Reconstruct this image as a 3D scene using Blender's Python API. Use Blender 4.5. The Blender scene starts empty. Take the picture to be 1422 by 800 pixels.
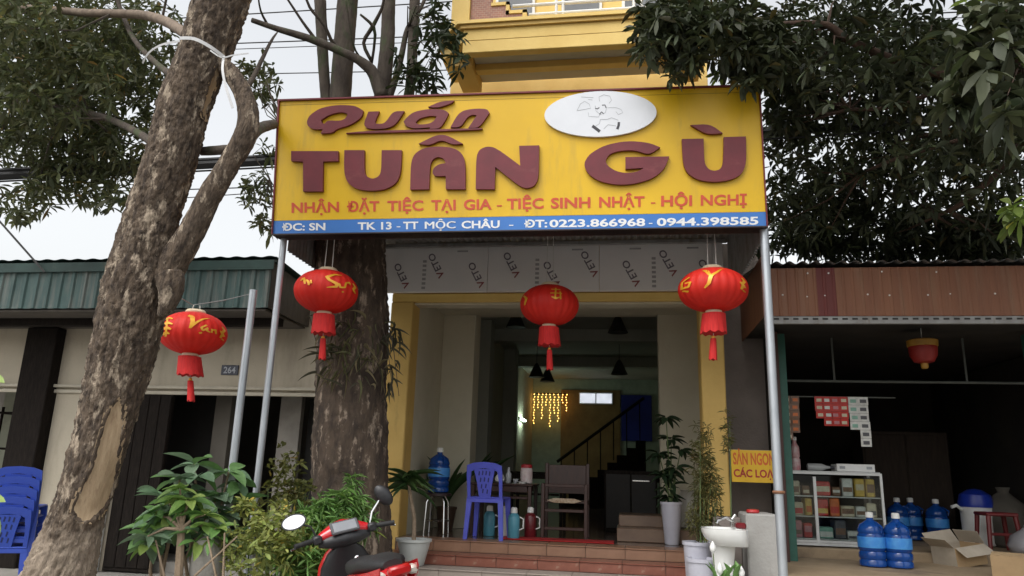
import bpy, bmesh, math, random
import numpy as np
from mathutils import Vector, Matrix, noise
from mathutils.geometry import tessellate_polygon

random.seed(7); rng = np.random.default_rng(7)
SC = bpy.context.scene
C = SC.collection
R = math.radians

# ------------------------------------------------------------------ camera, sky, sun, exposure
EYE = Vector((0, 0, 1.4)); FPX = 1027.0
PITCH, YAW, ROLL = R(14), R(9), R(1.75)
fw = Vector((-math.sin(YAW)*math.cos(PITCH), math.cos(YAW)*math.cos(PITCH), math.sin(PITCH)))
rt = fw.cross(Vector((0, 0, 1))).normalized(); up = rt.cross(fw)
rt, up = rt*math.cos(ROLL)+up*math.sin(ROLL), up*math.cos(ROLL)-rt*math.sin(ROLL)
cam = bpy.data.cameras.new('camera'); co = bpy.data.objects.new('camera', cam); C.objects.link(co)
cam.sensor_width = 36; cam.lens = 36*FPX/1422; cam.clip_start = .05; cam.clip_end = 2000
co.matrix_world = Matrix(((rt.x, up.x, -fw.x, EYE.x), (rt.y, up.y, -fw.y, EYE.y), (rt.z, up.z, -fw.z, EYE.z), (0, 0, 0, 1)))
SC.camera = co

SUN_EL, SUN_AZ = R(56), R(-150)      # azimuth clockwise from +Y: high behind the camera's left, veiled by cloud
w = bpy.data.worlds.new('World'); SC.world = w; w.use_nodes = True
nt = w.node_tree; bgn = nt.nodes['Background']
sky = nt.nodes.new('ShaderNodeTexSky'); sky.sky_type = 'NISHITA'; sky.sun_disc = False
sky.sun_elevation = SUN_EL; sky.sun_rotation = SUN_AZ; sky.air_density = 1.6; sky.dust_density = 4.0; sky.ozone_density = 1.0
hs = nt.nodes.new('ShaderNodeHueSaturation'); hs.inputs['Saturation'].default_value = .15; hs.inputs['Value'].default_value = 1.0
nt.links.new(sky.outputs[0], hs.inputs['Color']); nt.links.new(hs.outputs[0], bgn.inputs[0])
bgn.inputs[1].default_value = .15
sun = bpy.data.lights.new('sun', 'SUN'); sun.energy = 0.5; sun.angle = R(40); sun.color = (1, .97, .92)
so = bpy.data.objects.new('sun', sun); C.objects.link(so); so.location = (-8, -9, 18)
sd = Vector((math.sin(SUN_AZ)*math.cos(SUN_EL), math.cos(SUN_AZ)*math.cos(SUN_EL), math.sin(SUN_EL)))
so.rotation_euler = sd.to_track_quat('Z', 'Y').to_euler()
SC.view_settings.view_transform = 'Standard'; SC.view_settings.look = 'None'
SC.view_settings.gamma = 1; SC.view_settings.use_curve_mapping = False
SC.view_settings.exposure = 0.76
SC.render.engine = 'CYCLES'; SC.cycles.use_denoising = True
SC.cycles.max_bounces = 8; SC.cycles.transparent_max_bounces = 16; SC.cycles.sample_clamp_indirect = 6

# ------------------------------------------------------------------ pixel to place
def ray(x, y): return fw+rt*((x-711)/FPX)+up*((400-y)/FPX)
def at(x, y, Y): d = ray(x, y); return EYE+d*(Y/d.y)
def atz(x, y, Z): d = ray(x, y); return EYE+d*((Z-EYE.z)/d.z)
def atx(x, y, X): d = ray(x, y); return EYE+d*(X/d.x)
def ppm(Y): return 1027/Y*1.0            # pixels per metre, roughly, at depth Y

# ------------------------------------------------------------------ materials
MATS = {}
def mat(name, c, r=.6, c2=None, scale=5, lo=.35, hi=.65, bump=0, bscale=40, metal=0, stretch=(1, 1, 1), spec=.5,
        emit=0, trans=0, tint=False, sub=0, detail=6, dirt=None, coat=0, wash=None):
    if name in MATS: return MATS[name]
    m = bpy.data.materials.new(name); m.use_nodes = True; n = m.node_tree.nodes; L = m.node_tree.links
    b = n['Principled BSDF']; b.inputs['Roughness'].default_value = r; b.inputs['Metallic'].default_value = metal
    b.inputs['Specular IOR Level'].default_value = spec; b.inputs['Transmission Weight'].default_value = trans
    b.inputs['Coat Weight'].default_value = coat
    tc = n.new('ShaderNodeTexCoord'); mp = n.new('ShaderNodeMapping'); mp.inputs['Scale'].default_value = stretch
    L.new(tc.outputs['Object'], mp.inputs[0])
    nz = n.new('ShaderNodeTexNoise'); nz.inputs['Scale'].default_value = scale; nz.inputs['Detail'].default_value = detail
    nz.inputs['Roughness'].default_value = .62
    L.new(mp.outputs[0], nz.inputs['Vector'])
    rp = n.new('ShaderNodeValToRGB'); rp.color_ramp.elements[0].position = lo; rp.color_ramp.elements[1].position = hi
    if c2 is None: c2 = tuple(x*.78 for x in c)
    rp.color_ramp.elements[0].color = (*c2, 1); rp.color_ramp.elements[1].color = (*c, 1)
    L.new(nz.outputs['Fac'], rp.inputs[0]); out = rp.outputs[0]
    if dirt:                                   # (colour, scale, lo, hi, stretch): stains and wear with a shape of their own
        dc, ds, dl, dh, dst = dirt
        mp2 = n.new('ShaderNodeMapping'); mp2.inputs['Scale'].default_value = dst; L.new(tc.outputs['Object'], mp2.inputs[0])
        n2 = n.new('ShaderNodeTexNoise'); n2.inputs['Scale'].default_value = ds; n2.inputs['Detail'].default_value = 8
        n2.inputs['Roughness'].default_value = .68; L.new(mp2.outputs[0], n2.inputs['Vector'])
        mr = n.new('ShaderNodeMapRange'); mr.inputs['From Min'].default_value = dl; mr.inputs['From Max'].default_value = dh
        L.new(n2.outputs['Fac'], mr.inputs[0])
        mx = n.new('ShaderNodeMixRGB'); L.new(mr.outputs[0], mx.inputs[0]); L.new(out, mx.inputs[1]); mx.inputs[2].default_value = (*dc, 1); out = mx.outputs[0]
    if wash:                                   # lime wash up to a ragged height: (colour, height, softness)
        wc, wz, ws = wash; sp = n.new('ShaderNodeSeparateXYZ'); L.new(tc.outputs['Object'], sp.inputs[0])
        n3 = n.new('ShaderNodeTexNoise'); n3.inputs['Scale'].default_value = 14; n3.inputs['Detail'].default_value = 8; L.new(tc.outputs['Object'], n3.inputs['Vector'])
        ma = n.new('ShaderNodeMath'); ma.operation = 'MULTIPLY_ADD'; ma.inputs[1].default_value = -ws*4; L.new(n3.outputs['Fac'], ma.inputs[0]); ma.inputs[2].default_value = wz+ws*2.2
        mb_ = n.new('ShaderNodeMath'); mb_.operation = 'SUBTRACT'; L.new(ma.outputs[0], mb_.inputs[0]); L.new(sp.outputs['Z'], mb_.inputs[1])
        mr = n.new('ShaderNodeMapRange'); mr.inputs['From Min'].default_value = -.02; mr.inputs['From Max'].default_value = .10; mr.inputs['To Max'].default_value = .62; L.new(mb_.outputs[0], mr.inputs[0])
        mx = n.new('ShaderNodeMixRGB'); L.new(mr.outputs[0], mx.inputs[0]); L.new(out, mx.inputs[1]); mx.inputs[2].default_value = (*wc, 1); out = mx.outputs[0]
    if tint:
        a = n.new('ShaderNodeAttribute'); a.attribute_name = 'tint'
        mx = n.new('ShaderNodeMixRGB'); mx.blend_type = 'MULTIPLY'; mx.inputs[0].default_value = 1
        L.new(out, mx.inputs[1]); L.new(a.outputs['Color'], mx.inputs[2]); out = mx.outputs[0]
    L.new(out, b.inputs['Base Color'])
    if bump:
        nb = n.new('ShaderNodeTexNoise'); nb.inputs['Scale'].default_value = bscale; nb.inputs['Detail'].default_value = 8
        L.new(mp.outputs[0], nb.inputs['Vector'])
        bp = n.new('ShaderNodeBump'); bp.inputs['Strength'].default_value = bump; bp.inputs['Distance'].default_value = .02
        L.new(nb.outputs['Fac'], bp.inputs['Height']); L.new(bp.outputs[0], b.inputs['Normal'])
    if emit:
        L.new(out, b.inputs['Emission Color']); b.inputs['Emission Strength'].default_value = emit
    if sub:                                    # leaves pass some light
        ts = n.new('ShaderNodeBsdfTranslucent'); L.new(out, ts.inputs[0]); ms = n.new('ShaderNodeMixShader'); ms.inputs[0].default_value = sub
        o = n['Material Output']; L.new(b.outputs[0], ms.inputs[1]); L.new(ts.outputs[0], ms.inputs[2]); L.new(ms.outputs[0], o.inputs[0])
    MATS[name] = m; return m

def glass_mat():
    if 'pane_glass' in MATS: return MATS['pane_glass']
    m = bpy.data.materials.new('pane_glass'); m.use_nodes = True; n = m.node_tree.nodes; L = m.node_tree.links
    n.remove(n['Principled BSDF'])
    t = n.new('ShaderNodeBsdfTransparent'); t.inputs[0].default_value = (.9, .93, .92, 1); g = n.new('ShaderNodeBsdfGlossy'); g.inputs['Roughness'].default_value = .03
    f = n.new('ShaderNodeFresnel'); f.inputs[0].default_value = 1.5; ms = n.new('ShaderNodeMixShader')
    L.new(f.outputs[0], ms.inputs[0]); L.new(t.outputs[0], ms.inputs[1]); L.new(g.outputs[0], ms.inputs[2]); L.new(ms.outputs[0], n['Material Output'].inputs[0])
    MATS['pane_glass'] = m; return m

# ------------------------------------------------------------------ things, parts and shapes
ORG = {}
def worg(o): return ORG.get(o.name, Vector((0, 0, 0))) if o else Vector((0, 0, 0))
def tag(o, label, cat=None, group=None, kind=None):
    if label: o['label'] = label
    if cat: o['category'] = cat
    if group: o['group'] = group
    if kind: o['kind'] = kind
    return o
def thing(name, label, cat, loc, group=None, rotz=0):
    o = bpy.data.objects.new(name, None); C.objects.link(o); o.location = loc; o.empty_display_size = .1
    ORG[o.name] = Vector(loc); return tag(o, label, cat, group)

class MB:
    def __init__(s): s.v = []; s.f = []
    def add(s, vs, fs):
        k = len(s.v); s.v += [tuple(v) for v in vs]; s.f += [tuple(i+k for i in f) for f in fs]; return s
    def box(s, x0, x1, y0, y1, z0, z1, mtx=None):
        vs = [Vector(p) for p in ((x0,y0,z0),(x1,y0,z0),(x1,y1,z0),(x0,y1,z0),(x0,y0,z1),(x1,y0,z1),(x1,y1,z1),(x0,y1,z1))]
        if mtx: vs = [mtx @ v for v in vs]
        return s.add(vs, [(0,3,2,1),(4,5,6,7),(0,1,5,4),(1,2,6,5),(2,3,7,6),(3,0,4,7)])
    def cbox(s, x0, x1, y0, y1, z0, z1, b=.01, mtx=None):        # box with chamfered edges
        b = min(b, (x1-x0)*.45, (y1-y0)*.45, (z1-z0)*.45)
        bm = bmesh.new(); bmesh.ops.create_cube(bm, size=1)
        for v in bm.verts: v.co = Vector(((x0+x1)/2+v.co.x*(x1-x0), (y0+y1)/2+v.co.y*(y1-y0), (z0+z1)/2+v.co.z*(z1-z0)))
        bmesh.ops.bevel(bm, geom=bm.edges[:], offset=b, segments=1, affect='EDGES')
        vs = [mtx @ v.co if mtx else v.co.copy() for v in bm.verts]; bm.verts.index_update()
        fs = [tuple(v.index for v in f.verts) for f in bm.faces]; bm.free(); return s.add(vs, fs)
    def tube(s, pts, rad, n=8, cap=True):
        pts = [Vector(p) for p in pts]
        if not hasattr(rad, '__len__'): rad = [rad]*len(pts)
        T = (pts[1]-pts[0]).normalized(); a = Vector((0,0,1)) if abs(T.z) < .9 else Vector((1,0,0)); N = T.cross(a).normalized()
        vs = []; fs = []
        for i, p in enumerate(pts):
            t = (pts[min(i+1, len(pts)-1)]-pts[max(i-1, 0)])
            if t.length > 1e-9: T = t.normalized()
            N = (N-T*N.dot(T)).normalized(); B = T.cross(N)
            for k in range(n):
                q = 2*math.pi*k/n; vs.append(p+(N*math.cos(q)+B*math.sin(q))*rad[i])
        for i in range(len(pts)-1):
            for k in range(n): fs.append((i*n+k, i*n+(k+1) % n, (i+1)*n+(k+1) % n, (i+1)*n+k))
        if cap: fs += [tuple(reversed(range(n))), tuple((len(pts)-1)*n+k for k in range(n))]
        return s.add(vs, fs)
    def lathe(s, prof, c=(0,0,0), n=24, mtx=None, sq=None):
        c = Vector(c); vs = []; fs = []
        for r, z in prof:
            for k in range(n):
                q = 2*math.pi*k/n; v = Vector((r*math.cos(q), r*math.sin(q), z))
                if mtx: v = mtx @ v
                vs.append(v+c)
        for i in range(len(prof)-1):
            for k in range(n): fs.append((i*n+k, i*n+(k+1) % n, (i+1)*n+(k+1) % n, (i+1)*n+k))
        if prof[0][0] > 1e-4: fs.append(tuple(reversed(range(n))))
        if prof[-1][0] > 1e-4: fs.append(tuple((len(prof)-1)*n+k for k in range(n)))
        return s.add(vs, fs)
    def prism(s, loops, depth, fn):
        """loops of 2-D points (outer, then holes); fn(x, y, d) gives the place; solid from d = 0 to depth"""
        flat = [p for l in loops for p in l]
        tris = tessellate_polygon([[Vector((x, y, 0)) for x, y in l] for l in loops])
        n = len(flat); vs = [fn(x, y, depth) for x, y in flat]+[fn(x, y, 0) for x, y in flat]
        fs = [t for t in tris]+[tuple(i+n for i in reversed(t)) for t in tris]
        k = 0
        for l in loops:
            m = len(l)
            for i in range(m): a, b = k+i, k+(i+1) % m; fs.append((a, b, b+n, a+n))
            k += m
        return s.add(vs, fs)
    def build(s, name, m, parent=None, smooth=False, label=None, cat=None, group=None, kind=None, origin=None, fix=True):
        me = bpy.data.meshes.new(name); o0 = worg(parent) if origin is None else Vector(origin)
        me.from_pydata([(v[0]-o0.x, v[1]-o0.y, v[2]-o0.z) for v in s.v], [], s.f)
        if fix:
            bm = bmesh.new(); bm.from_mesh(me); bmesh.ops.recalc_face_normals(bm, faces=bm.faces); bm.to_mesh(me); bm.free()
        me.materials.append(m); me.update()
        if smooth:
            me.polygons.foreach_set('use_smooth', [True]*len(me.polygons))
            if smooth != 'all': me.set_sharp_from_angle(angle=R(40))
        o = bpy.data.objects.new(name, me); C.objects.link(o)
        if parent: o.parent = parent; ORG[o.name] = worg(parent)
        else: o.location = o0; ORG[o.name] = o0
        return tag(o, label, cat, group, kind)
def part(name, m, parent, **k):
    """one-box part"""
    b = k.pop('box'); bv = k.pop('bv', .004); mb = MB(); mb.cbox(*b, b=bv); return mb.build(name, m, parent, **k)

def copy_tree(o, parent=None, **kw):
    c = o.copy(); C.objects.link(c); c.parent = parent
    ORG[c.name] = worg(parent) if parent else Vector(o.location)
    for ch in list(o.children): copy_tree(ch, c)
    return c

def mesh_np(name, V, F, m, parent=None, tint=None, smooth=False):
    """V (n,3), F (k,s) with s corners each"""
    me = bpy.data.meshes.new(name); o0 = worg(parent); V = V-np.array(o0)
    k, sd_ = F.shape
    me.vertices.add(len(V)); me.vertices.foreach_set('co', V.astype(np.float32).ravel())
    me.loops.add(k*sd_); me.loops.foreach_set('vertex_index', F.astype(np.int32).ravel())
    me.polygons.add(k); me.polygons.foreach_set('loop_start', np.arange(0, k*sd_, sd_, dtype=np.int32))
    me.update(calc_edges=True)
    if tint is not None:
        a = me.attributes.new('tint', 'FLOAT_COLOR', 'POINT'); a.data.foreach_set('color', tint.astype(np.float32).ravel())
    me.materials.append(m); o = bpy.data.objects.new(name, me); C.objects.link(o)
    if parent: o.parent = parent
    ORG[o.name] = o0; return o

# ------------------------------------------------------------------ foliage
def unit(a): return a/np.maximum(np.linalg.norm(a, axis=1, keepdims=True), 1e-9)
def leaves_np(P, D, Lg, W, droop=.25, cup=.18):
    """one leaf for each base P and direction D: eight corners round a folded, drooping blade"""
    n = len(P); D = unit(D); upv = np.tile([0, 0, 1.], (n, 1))+rng.normal(0, .45, (n, 3))
    S = unit(np.cross(D, upv)); N = np.cross(S, D)
    Lg = np.asarray(Lg).reshape(-1, 1)*np.ones((n, 1)); W = np.asarray(W).reshape(-1, 1)*np.ones((n, 1))
    ts = [(0, 0), (.30, .62), (.62, 1.0), (.84, .62), (1.0, 0), (.84, -.62), (.62, -1.0), (.30, -.62)]
    V = np.empty((n, 8, 3))
    for i, (t, sx) in enumerate(ts):
        V[:, i] = P+D*Lg*t+S*W*.5*sx+N*(abs(sx)*W*cup)-np.array([0, 0, 1.])*Lg*droop*t*t
    # two halves along the midrib: base, a, b, c, tip
    base = np.arange(n)[:, None]*8
    q1 = base+np.array([[0, 1, 2, 3]]); q2 = base+np.array([[3, 4, 5, 0]]); q3 = base+np.array([[0, 5, 6, 7]])
    return V.reshape(-1, 3), np.concatenate([q1, q2, q3])
def tints(n, per, lo=.6, hi=1.25, yellow=.12):
    g = rng.uniform(lo, hi, n); t = np.ones((n, 4)); t[:, 0] = g*(1+rng.uniform(0, yellow*2, n)); t[:, 1] = g; t[:, 2] = g*rng.uniform(.7, 1.1, n)
    old = rng.random(n) < .025; t[old, 0] *= 2.2; t[old, 1] *= 1.4
    return np.repeat(t, per, axis=0)
def whorls(centres, axis, k, Lg, W, spread=.9, droop=.3, jitter=.3):
    """k leaves round each centre"""
    n = len(centres); A = unit(axis); r = unit(np.cross(A, rng.normal(0, 1, (n, 3)))); b = np.cross(A, r)
    P = []; D = []
    for i in range(k):
        q = 2*math.pi*i/k+rng.normal(0, .25, (n, 1))
        d = A*(1-spread)+(r*np.cos(q)+b*np.sin(q))*spread+rng.normal(0, jitter*.5, (n, 3))
        keep = rng.random(n) < .88
        P.append(centres[keep]+rng.normal(0, .008, (keep.sum(), 3))); D.append(d[keep])
    P = np.concatenate(P); D = np.concatenate(D); m = len(P)
    return P, D, Lg*rng.uniform(.5, 1.25, m), W*rng.uniform(.65, 1.2, m)
def blob_points(blobs):
    """blobs: (px, py, rx, ry, depth, depth radius, count): points filling an ellipsoid that stands at that depth"""
    out = []
    for px, py, rx, ry, Y, rY, n in blobs:
        for _ in range(n):
            while True:
                a = rng.uniform(-1, 1, 3)
                if (a*a).sum() < 1: break
            out.append(at(px+a[0]*rx, py+a[1]*ry, Y+a[2]*rY))
    return np.array([tuple(p) for p in out])

def smooth_path(pts, step=.03):
    """pts: list of (Vector, radius) -> dense Catmull-Rom list"""
    P = [p for p, r in pts]; Rr = [r for p, r in pts]; out = []
    for i in range(len(P)-1):
        p0, p1, p2, p3 = P[max(i-1, 0)], P[i], P[i+1], P[min(i+2, len(P)-1)]
        n = max(2, int((p2-p1).length/step))
        for k in range(n):
            t = k/n
            q = .5*((2*p1)+(p2-p0)*t+(2*p0-5*p1+4*p2-p3)*t*t+(3*p1-p0-3*p2+p3)*t**3)
            out.append((q, Rr[i]*(1-t)+Rr[i+1]*t))
    out.append((P[-1], Rr[-1])); return out
def proj(p): d = p-EYE; q = d.dot(fw); return 711+FPX*d.dot(rt)/q, 400-FPX*d.dot(up)/q
def inside(x, y, poly):
    """signed distance to a polygon in pixels, positive inside"""
    ins = False; best = 1e9
    for i in range(len(poly)):
        (x0, y0), (x1, y1) = poly[i-1], poly[i]
        if (y0 > y) != (y1 > y) and x < (x1-x0)*(y-y0)/(y1-y0)+x0: ins = not ins
        dx, dy = x1-x0, y1-y0; t = max(0, min(1, ((x-x0)*dx+(y-y0)*dy)/(dx*dx+dy*dy+1e-9))); best = min(best, math.hypot(x-x0-t*dx, y-y0-t*dy))
    return best if ins else -best
def bark_tube(mb, pts, n=28, step=.03, amp=.06, seed=0, lump=.08, scars=(), scar_mb=None):
    path = smooth_path(pts, step); T = (path[1][0]-path[0][0]).normalized(); N = T.cross(Vector((0, 1, .2))).normalized()
    vs = []; fs = []; s = 0.; frames = []; sds = []; vs2 = []
    for i, (p, r) in enumerate(path):
        a, b = path[max(i-1, 0)][0], path[min(i+1, len(path)-1)][0]; T = (b-a).normalized()
        if i: s += (p-path[i-1][0]).length
        N = (N-T*N.dot(T)).normalized(); B = T.cross(N); frames.append((p, N, B, r, s))
        for k in range(n):
            q = 2*math.pi*k/n; c, sn = math.cos(q), math.sin(q)
            g = noise.fractal(Vector((c*r*34+seed, sn*r*34, s*11)), .55, 2.2, 5)
            l = noise.noise(Vector((c*1.3+seed, sn*1.3, s*1.6)))
            ridge = 1-abs(noise.noise(Vector((c*r*60+seed+9, sn*r*60, s*13))))*2.4
            o_ = N*c+B*sn; ck = max(0, 1-abs(noise.noise(Vector((c*r*21+seed+4, sn*r*21, s*4.2))))/.10)+.6*max(0, 1-abs(noise.noise(Vector((c*r*40+seed+17, sn*r*40, s*9))))/.10)
            k_ = 1+amp*g*.8+amp*.5*ridge+lump*l-amp*.85*ck; sdist = -99; which = 0; kp = k_
            if scars and o_.dot(EYE-p) > 0:
                px, py = proj(p+o_*r); px += 2.2*noise.noise(Vector((px*.11, py*.05, 3))); sdist, which = max((inside(px, py, s_), j_) for j_, s_ in enumerate(scars))
                kp = 1+lump*l+.045-.125*min(1, max(0, sdist+4)/11)+.018*noise.noise(Vector((px*.3, py*.05, 7)))
                if sdist > 0: k_ += .07*(1-min(1, sdist/3)); k_ -= .34*min(1, sdist/10)
                elif sdist > -7: q_ = 1+sdist/7; k_ += .07*q_*(.7+.6*noise.noise(Vector((px*.2, py*.12, 1))))
            sds.append((sdist, which)); vs.append(p+o_*r*k_); vs2.append(p+o_*r*kp)
    for i in range(len(path)-1):
        for k in range(n): fs.append((i*n+k, i*n+(k+1) % n, (i+1)*n+(k+1) % n, (i+1)*n+k))
    if scars:
        for q in range(len(scars)):
            cut = [f for f in fs if min(sds[j][0] for j in f) > -5 and sds[f[0]][1] == q]
            used = sorted({j for f in cut for j in f}); ix = {j: i for i, j in enumerate(used)}; scar_mb[q].add([vs2[j] for j in used], [tuple(ix[j] for j in f) for f in cut])
    fs += [tuple(reversed(range(n))), tuple((len(path)-1)*n+k for k in range(n))]
    mb.add(vs, fs); return frames
def pxpath(lst, Y0, Y1=None):
    """(px, py, width in pixels[, depth]) -> (place, radius)"""
    out = []
    for i, e in enumerate(lst):
        Y = e[3] if len(e) > 3 else (Y0 if Y1 is None else Y0+(Y1-Y0)*i/(len(lst)-1))
        p = at(e[0], e[1], Y); out.append((p, e[2]/2/1027*(p-EYE).dot(fw)))
    return out

# ------------------------------------------------------------------ lettering
_H = {}
def text_mesh(body, offset=.0, shear=0):
    cu = bpy.data.curves.new('t', 'FONT'); cu.body = body; cu.offset = offset; cu.shear = shear; cu.resolution_u = 3
    o = bpy.data.objects.new('t', cu); C.objects.link(o); bpy.context.view_layer.update()
    me = o.evaluated_get(bpy.context.evaluated_depsgraph_get()).to_mesh()
    V = [v.co.copy() for v in me.vertices]; F = [tuple(p.vertices) for p in me.polygons]
    bpy.data.objects.remove(o); bpy.data.curves.remove(cu); return V, F
def cap_h():
    if 'H' not in _H: _H['H'] = max(v.y for v in text_mesh('H')[0])
    return _H['H']
def put_text(mb, body, fn, offset=.02, shear=0):
    """fn(u, v): u 0..1 across the word, v in cap heights above the base line"""
    V, F = text_mesh(body, offset, shear); x0 = min(v.x for v in V); x1 = max(v.x for v in V); h = cap_h()
    mb.add([fn((v.x-x0)/(x1-x0), v.y/h) for v in V], F)

# ------------------------------------------------------------------ palette
YEL = mat('yellow_wall_paint', (.68, .46, .14), .65, (.60, .39, .11), 2.5, bump=.15, bscale=60, dirt=((.34, .22, .07), 1.6, .60, .85, (3, 3, .6)))
PALE_Y = mat('pale_yellow_trim', (.78, .56, .18), .65, (.71, .49, .14), 3, bump=.1, bscale=60)
CREAM = mat('cream_wall_paint', (.58, .54, .42), .75, (.52, .48, .36), 1.8, bump=.12, bscale=50, dirt=((.33, .29, .2), 1.3, .6, .85, (2, 2, .7)))
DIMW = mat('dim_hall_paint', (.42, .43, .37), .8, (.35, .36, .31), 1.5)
BEIGE = mat('beige_plaster', (.52, .46, .36), .85, (.45, .40, .31), 1.4, bump=.2, bscale=45, dirt=((.30, .26, .20), 1.3, .50, .78, (2.2, 2.2, .5)))
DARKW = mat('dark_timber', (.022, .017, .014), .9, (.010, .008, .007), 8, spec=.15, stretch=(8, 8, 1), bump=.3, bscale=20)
BLACKISH = mat('near_black_paint', (.03, .028, .026), .8)  # plain near-black, used too for doorway shade in the left room
CONC = mat('concrete', (.34, .32, .29), .85, (.25, .24, .215), 3, bump=.35, bscale=50, dirt=((.16, .145, .12), 2.0, .55, .8, (1, 1, 1)))
GALV = mat('galvanised_steel', (.50, .53, .56), .42, (.40, .43, .46), 9, metal=.65, stretch=(1, 1, .4), dirt=((.30, .26, .22), 5, .62, .78, (2, 2, 1)))
GALV_D = mat('weathered_zinc_sheet', (.32, .32, .31), .55, (.22, .21, .20), 5, metal=.4, dirt=((.16, .11, .075), 3, .55, .75, (3, 3, .6)))
STEEL = mat('polished_steel', (.75, .75, .74), .18, metal=1)
WHITE = mat('white_paint', (.78, .78, .76), .45, (.70, .70, .67), 6)
CERAM = mat('white_ceramic', (.80, .80, .78), .12, (.72, .72, .69), 4, coat=.5, dirt=((.52, .48, .40), 5, .62, .8, (2, 2, .7)))
MAROON = mat('maroon_letter', (.175, .020, .030), .5, (.135, .016, .024), 5, dirt=((.24, .06, .06), 3, .58, .8, (1, 1, 2)))
SIGNY = mat('sign_yellow', (.76, .47, .004), .42, (.68, .41, .003), 1.3, bump=.16, bscale=3, dirt=((.46, .29, .04), 2.4, .55, .85, (2.2, 1, .35)))
SIGNB = mat('sign_blue', (.045, .19, .55), .40, (.04, .165, .49), 2)
SIGNR = mat('sign_red_print', (.62, .075, .025), .42, (.54, .06, .02), 10)
SIGNW = mat('sign_white_print', (.82, .82, .82), .4, (.76, .77, .78), 10)
PLAQ = mat('plaque_white', (.74, .76, .80), .35, (.70, .72, .76), 4)
INK = mat('dark_ink', (.05, .05, .06), .5)
INKG = mat('grey_ink', (.36, .38, .40), .5)
RED_L = mat('lantern_red', (.80, .026, .012), .6, (.68, .018, .010), 6, stretch=(1, 1, .3), sub=.25)
GOLD = mat('gold_print', (.85, .42, .03), .35, (.70, .33, .03), 14, metal=.2)
CREAMP = mat('lantern_collar', (.85, .70, .48), .4)
TASSEL = mat('red_thread', (.62, .02, .018), .8, (.45, .012, .012), 60, stretch=(1, 1, .1))
STRING = mat('white_string', (.75, .74, .70), .7)
TERRA = mat('terracotta_tile', (.33, .185, .115), .35, (.27, .145, .088), 6, dirt=((.24, .13, .08), 4, .55, .8, (1, 1, 1)))
REDTILE = mat('red_marbled_tile', (.28, .105, .07), .3, (.21, .075, .05), 9, dirt=((.38, .23, .17), 8, .6, .72, (1, 1, 1)))
GROUT = mat('grey_grout', (.20, .17, .15), .9)
FILM = mat('white_protective_film', (.82, .80, .79), .32, (.77, .755, .745), 1.5, bump=.12, bscale=6)
PLUM = mat('film_print', (.20, .18, .21), .5)
PRED = mat('film_print_red', (.34, .10, .10), .5)
FADEP = mat('film_print_faded', (.44, .43, .43), .5)

# ------------------------------------------------------------------ ground
def sheet(name, x0, x1, y0, y1, z, m, n=1):
    mb = MB(); mb.add([(x0, y0, z), (x1, y0, z), (x1, y1, z), (x0, y1, z)], [(0, 1, 2, 3)])
    return mb.build(name, m, kind='structure')
EARTH = mat('packed_earth', (.20, .165, .12), .95, (.14, .12, .085), .7, bump=.4, bscale=20)
ASPH = mat('asphalt', (.055, .055, .057), .9, (.04, .04, .042), 12, bump=.3, bscale=120)
sheet('ground', -600, 600, -600, 600, -.02, EARTH)
sheet('road', -300, 300, -7.0, 3.2, -.005, ASPH)
pm = MB(); pm.cbox(-60, 60, 3.4, 13, -.3, .10, b=.02)
pav = pm.build('pavement', CONC, kind='structure')
km = MB(); km.cbox(-60, 60, 3.2, 3.397, -.3, .115, b=.025); km.build('kerb', CONC, kind='structure')

# ------------------------------------------------------------------ the restaurant
FZ = .67                                            # restaurant floor
XL, XR = -2.80, 1.08                                # outer faces of the two columns
rest = thing('restaurant_building', 'narrow yellow restaurant house with balcony above an open tiled hall', 'building', (-.85, 8.4, .1))
for x0, x1 in ((XL, -2.53), (.82, XR)):
    mb = MB(); mb.cbox(x0, x1, 8.40, 8.72, .10, 3.36, b=.012); mb.cbox(x0-.012, x1+.012, 8.385, 8.735, .10, .55, b=.01)
    mb.build('column', YEL, rest)
mb = MB(); mb.cbox(XL+.003, XR-.003, 8.405, 8.70, 3.363, 3.46, b=.008); mb.build('beam', PALE_Y, rest)
part('beam_trim', CREAM, rest, box=(-2.527, .817, 8.46, 8.66, 3.335, 3.361))
part('lintel_wall', YEL, rest, box=(XL, XR, 8.43, 8.70, 3.463, 5.95))
# hall: side walls, pilasters, floor, ceiling, back wall
mb = MB(); mb.box(-2.75, -2.535, 8.725, 20.3, .3, 4.6); mb.build('side_wall', CREAM, rest)
mb = MB(); mb.box(1.02, 1.10, 8.74, 20.3, .3, 4.6); mb.build('side_wall', CREAM, rest)
part('pilaster', CREAM, rest, box=(-2.533, -2.08, 9.95, 10.35, FZ, 3.9))
part('pilaster', CREAM, rest, box=(.43, 1.018, 9.95, 10.35, FZ, 3.9))
part('porch_ceiling', CREAM, rest, box=(-2.533, 1.018, 8.73, 9.94, 3.52, 3.60))
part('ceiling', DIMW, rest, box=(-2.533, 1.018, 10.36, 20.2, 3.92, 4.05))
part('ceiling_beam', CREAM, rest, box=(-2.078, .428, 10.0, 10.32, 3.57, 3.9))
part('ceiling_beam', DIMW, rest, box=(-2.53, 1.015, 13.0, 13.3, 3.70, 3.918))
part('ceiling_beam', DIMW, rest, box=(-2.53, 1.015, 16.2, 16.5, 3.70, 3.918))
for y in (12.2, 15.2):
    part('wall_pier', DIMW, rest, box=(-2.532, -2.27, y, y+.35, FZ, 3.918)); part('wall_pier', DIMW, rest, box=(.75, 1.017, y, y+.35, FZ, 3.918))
FLOORT = mat('dark_floor_tile', (.16, .115, .09), .12, (.12, .085, .07), 5)
part('floor', FLOORT, rest, box=(-2.533, 1.018, 8.30, 20.2, .32, FZ-.002), bv=.002)
GREENW = mat('pale_green_back_wall', (.42, .50, .42), .8)
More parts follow.
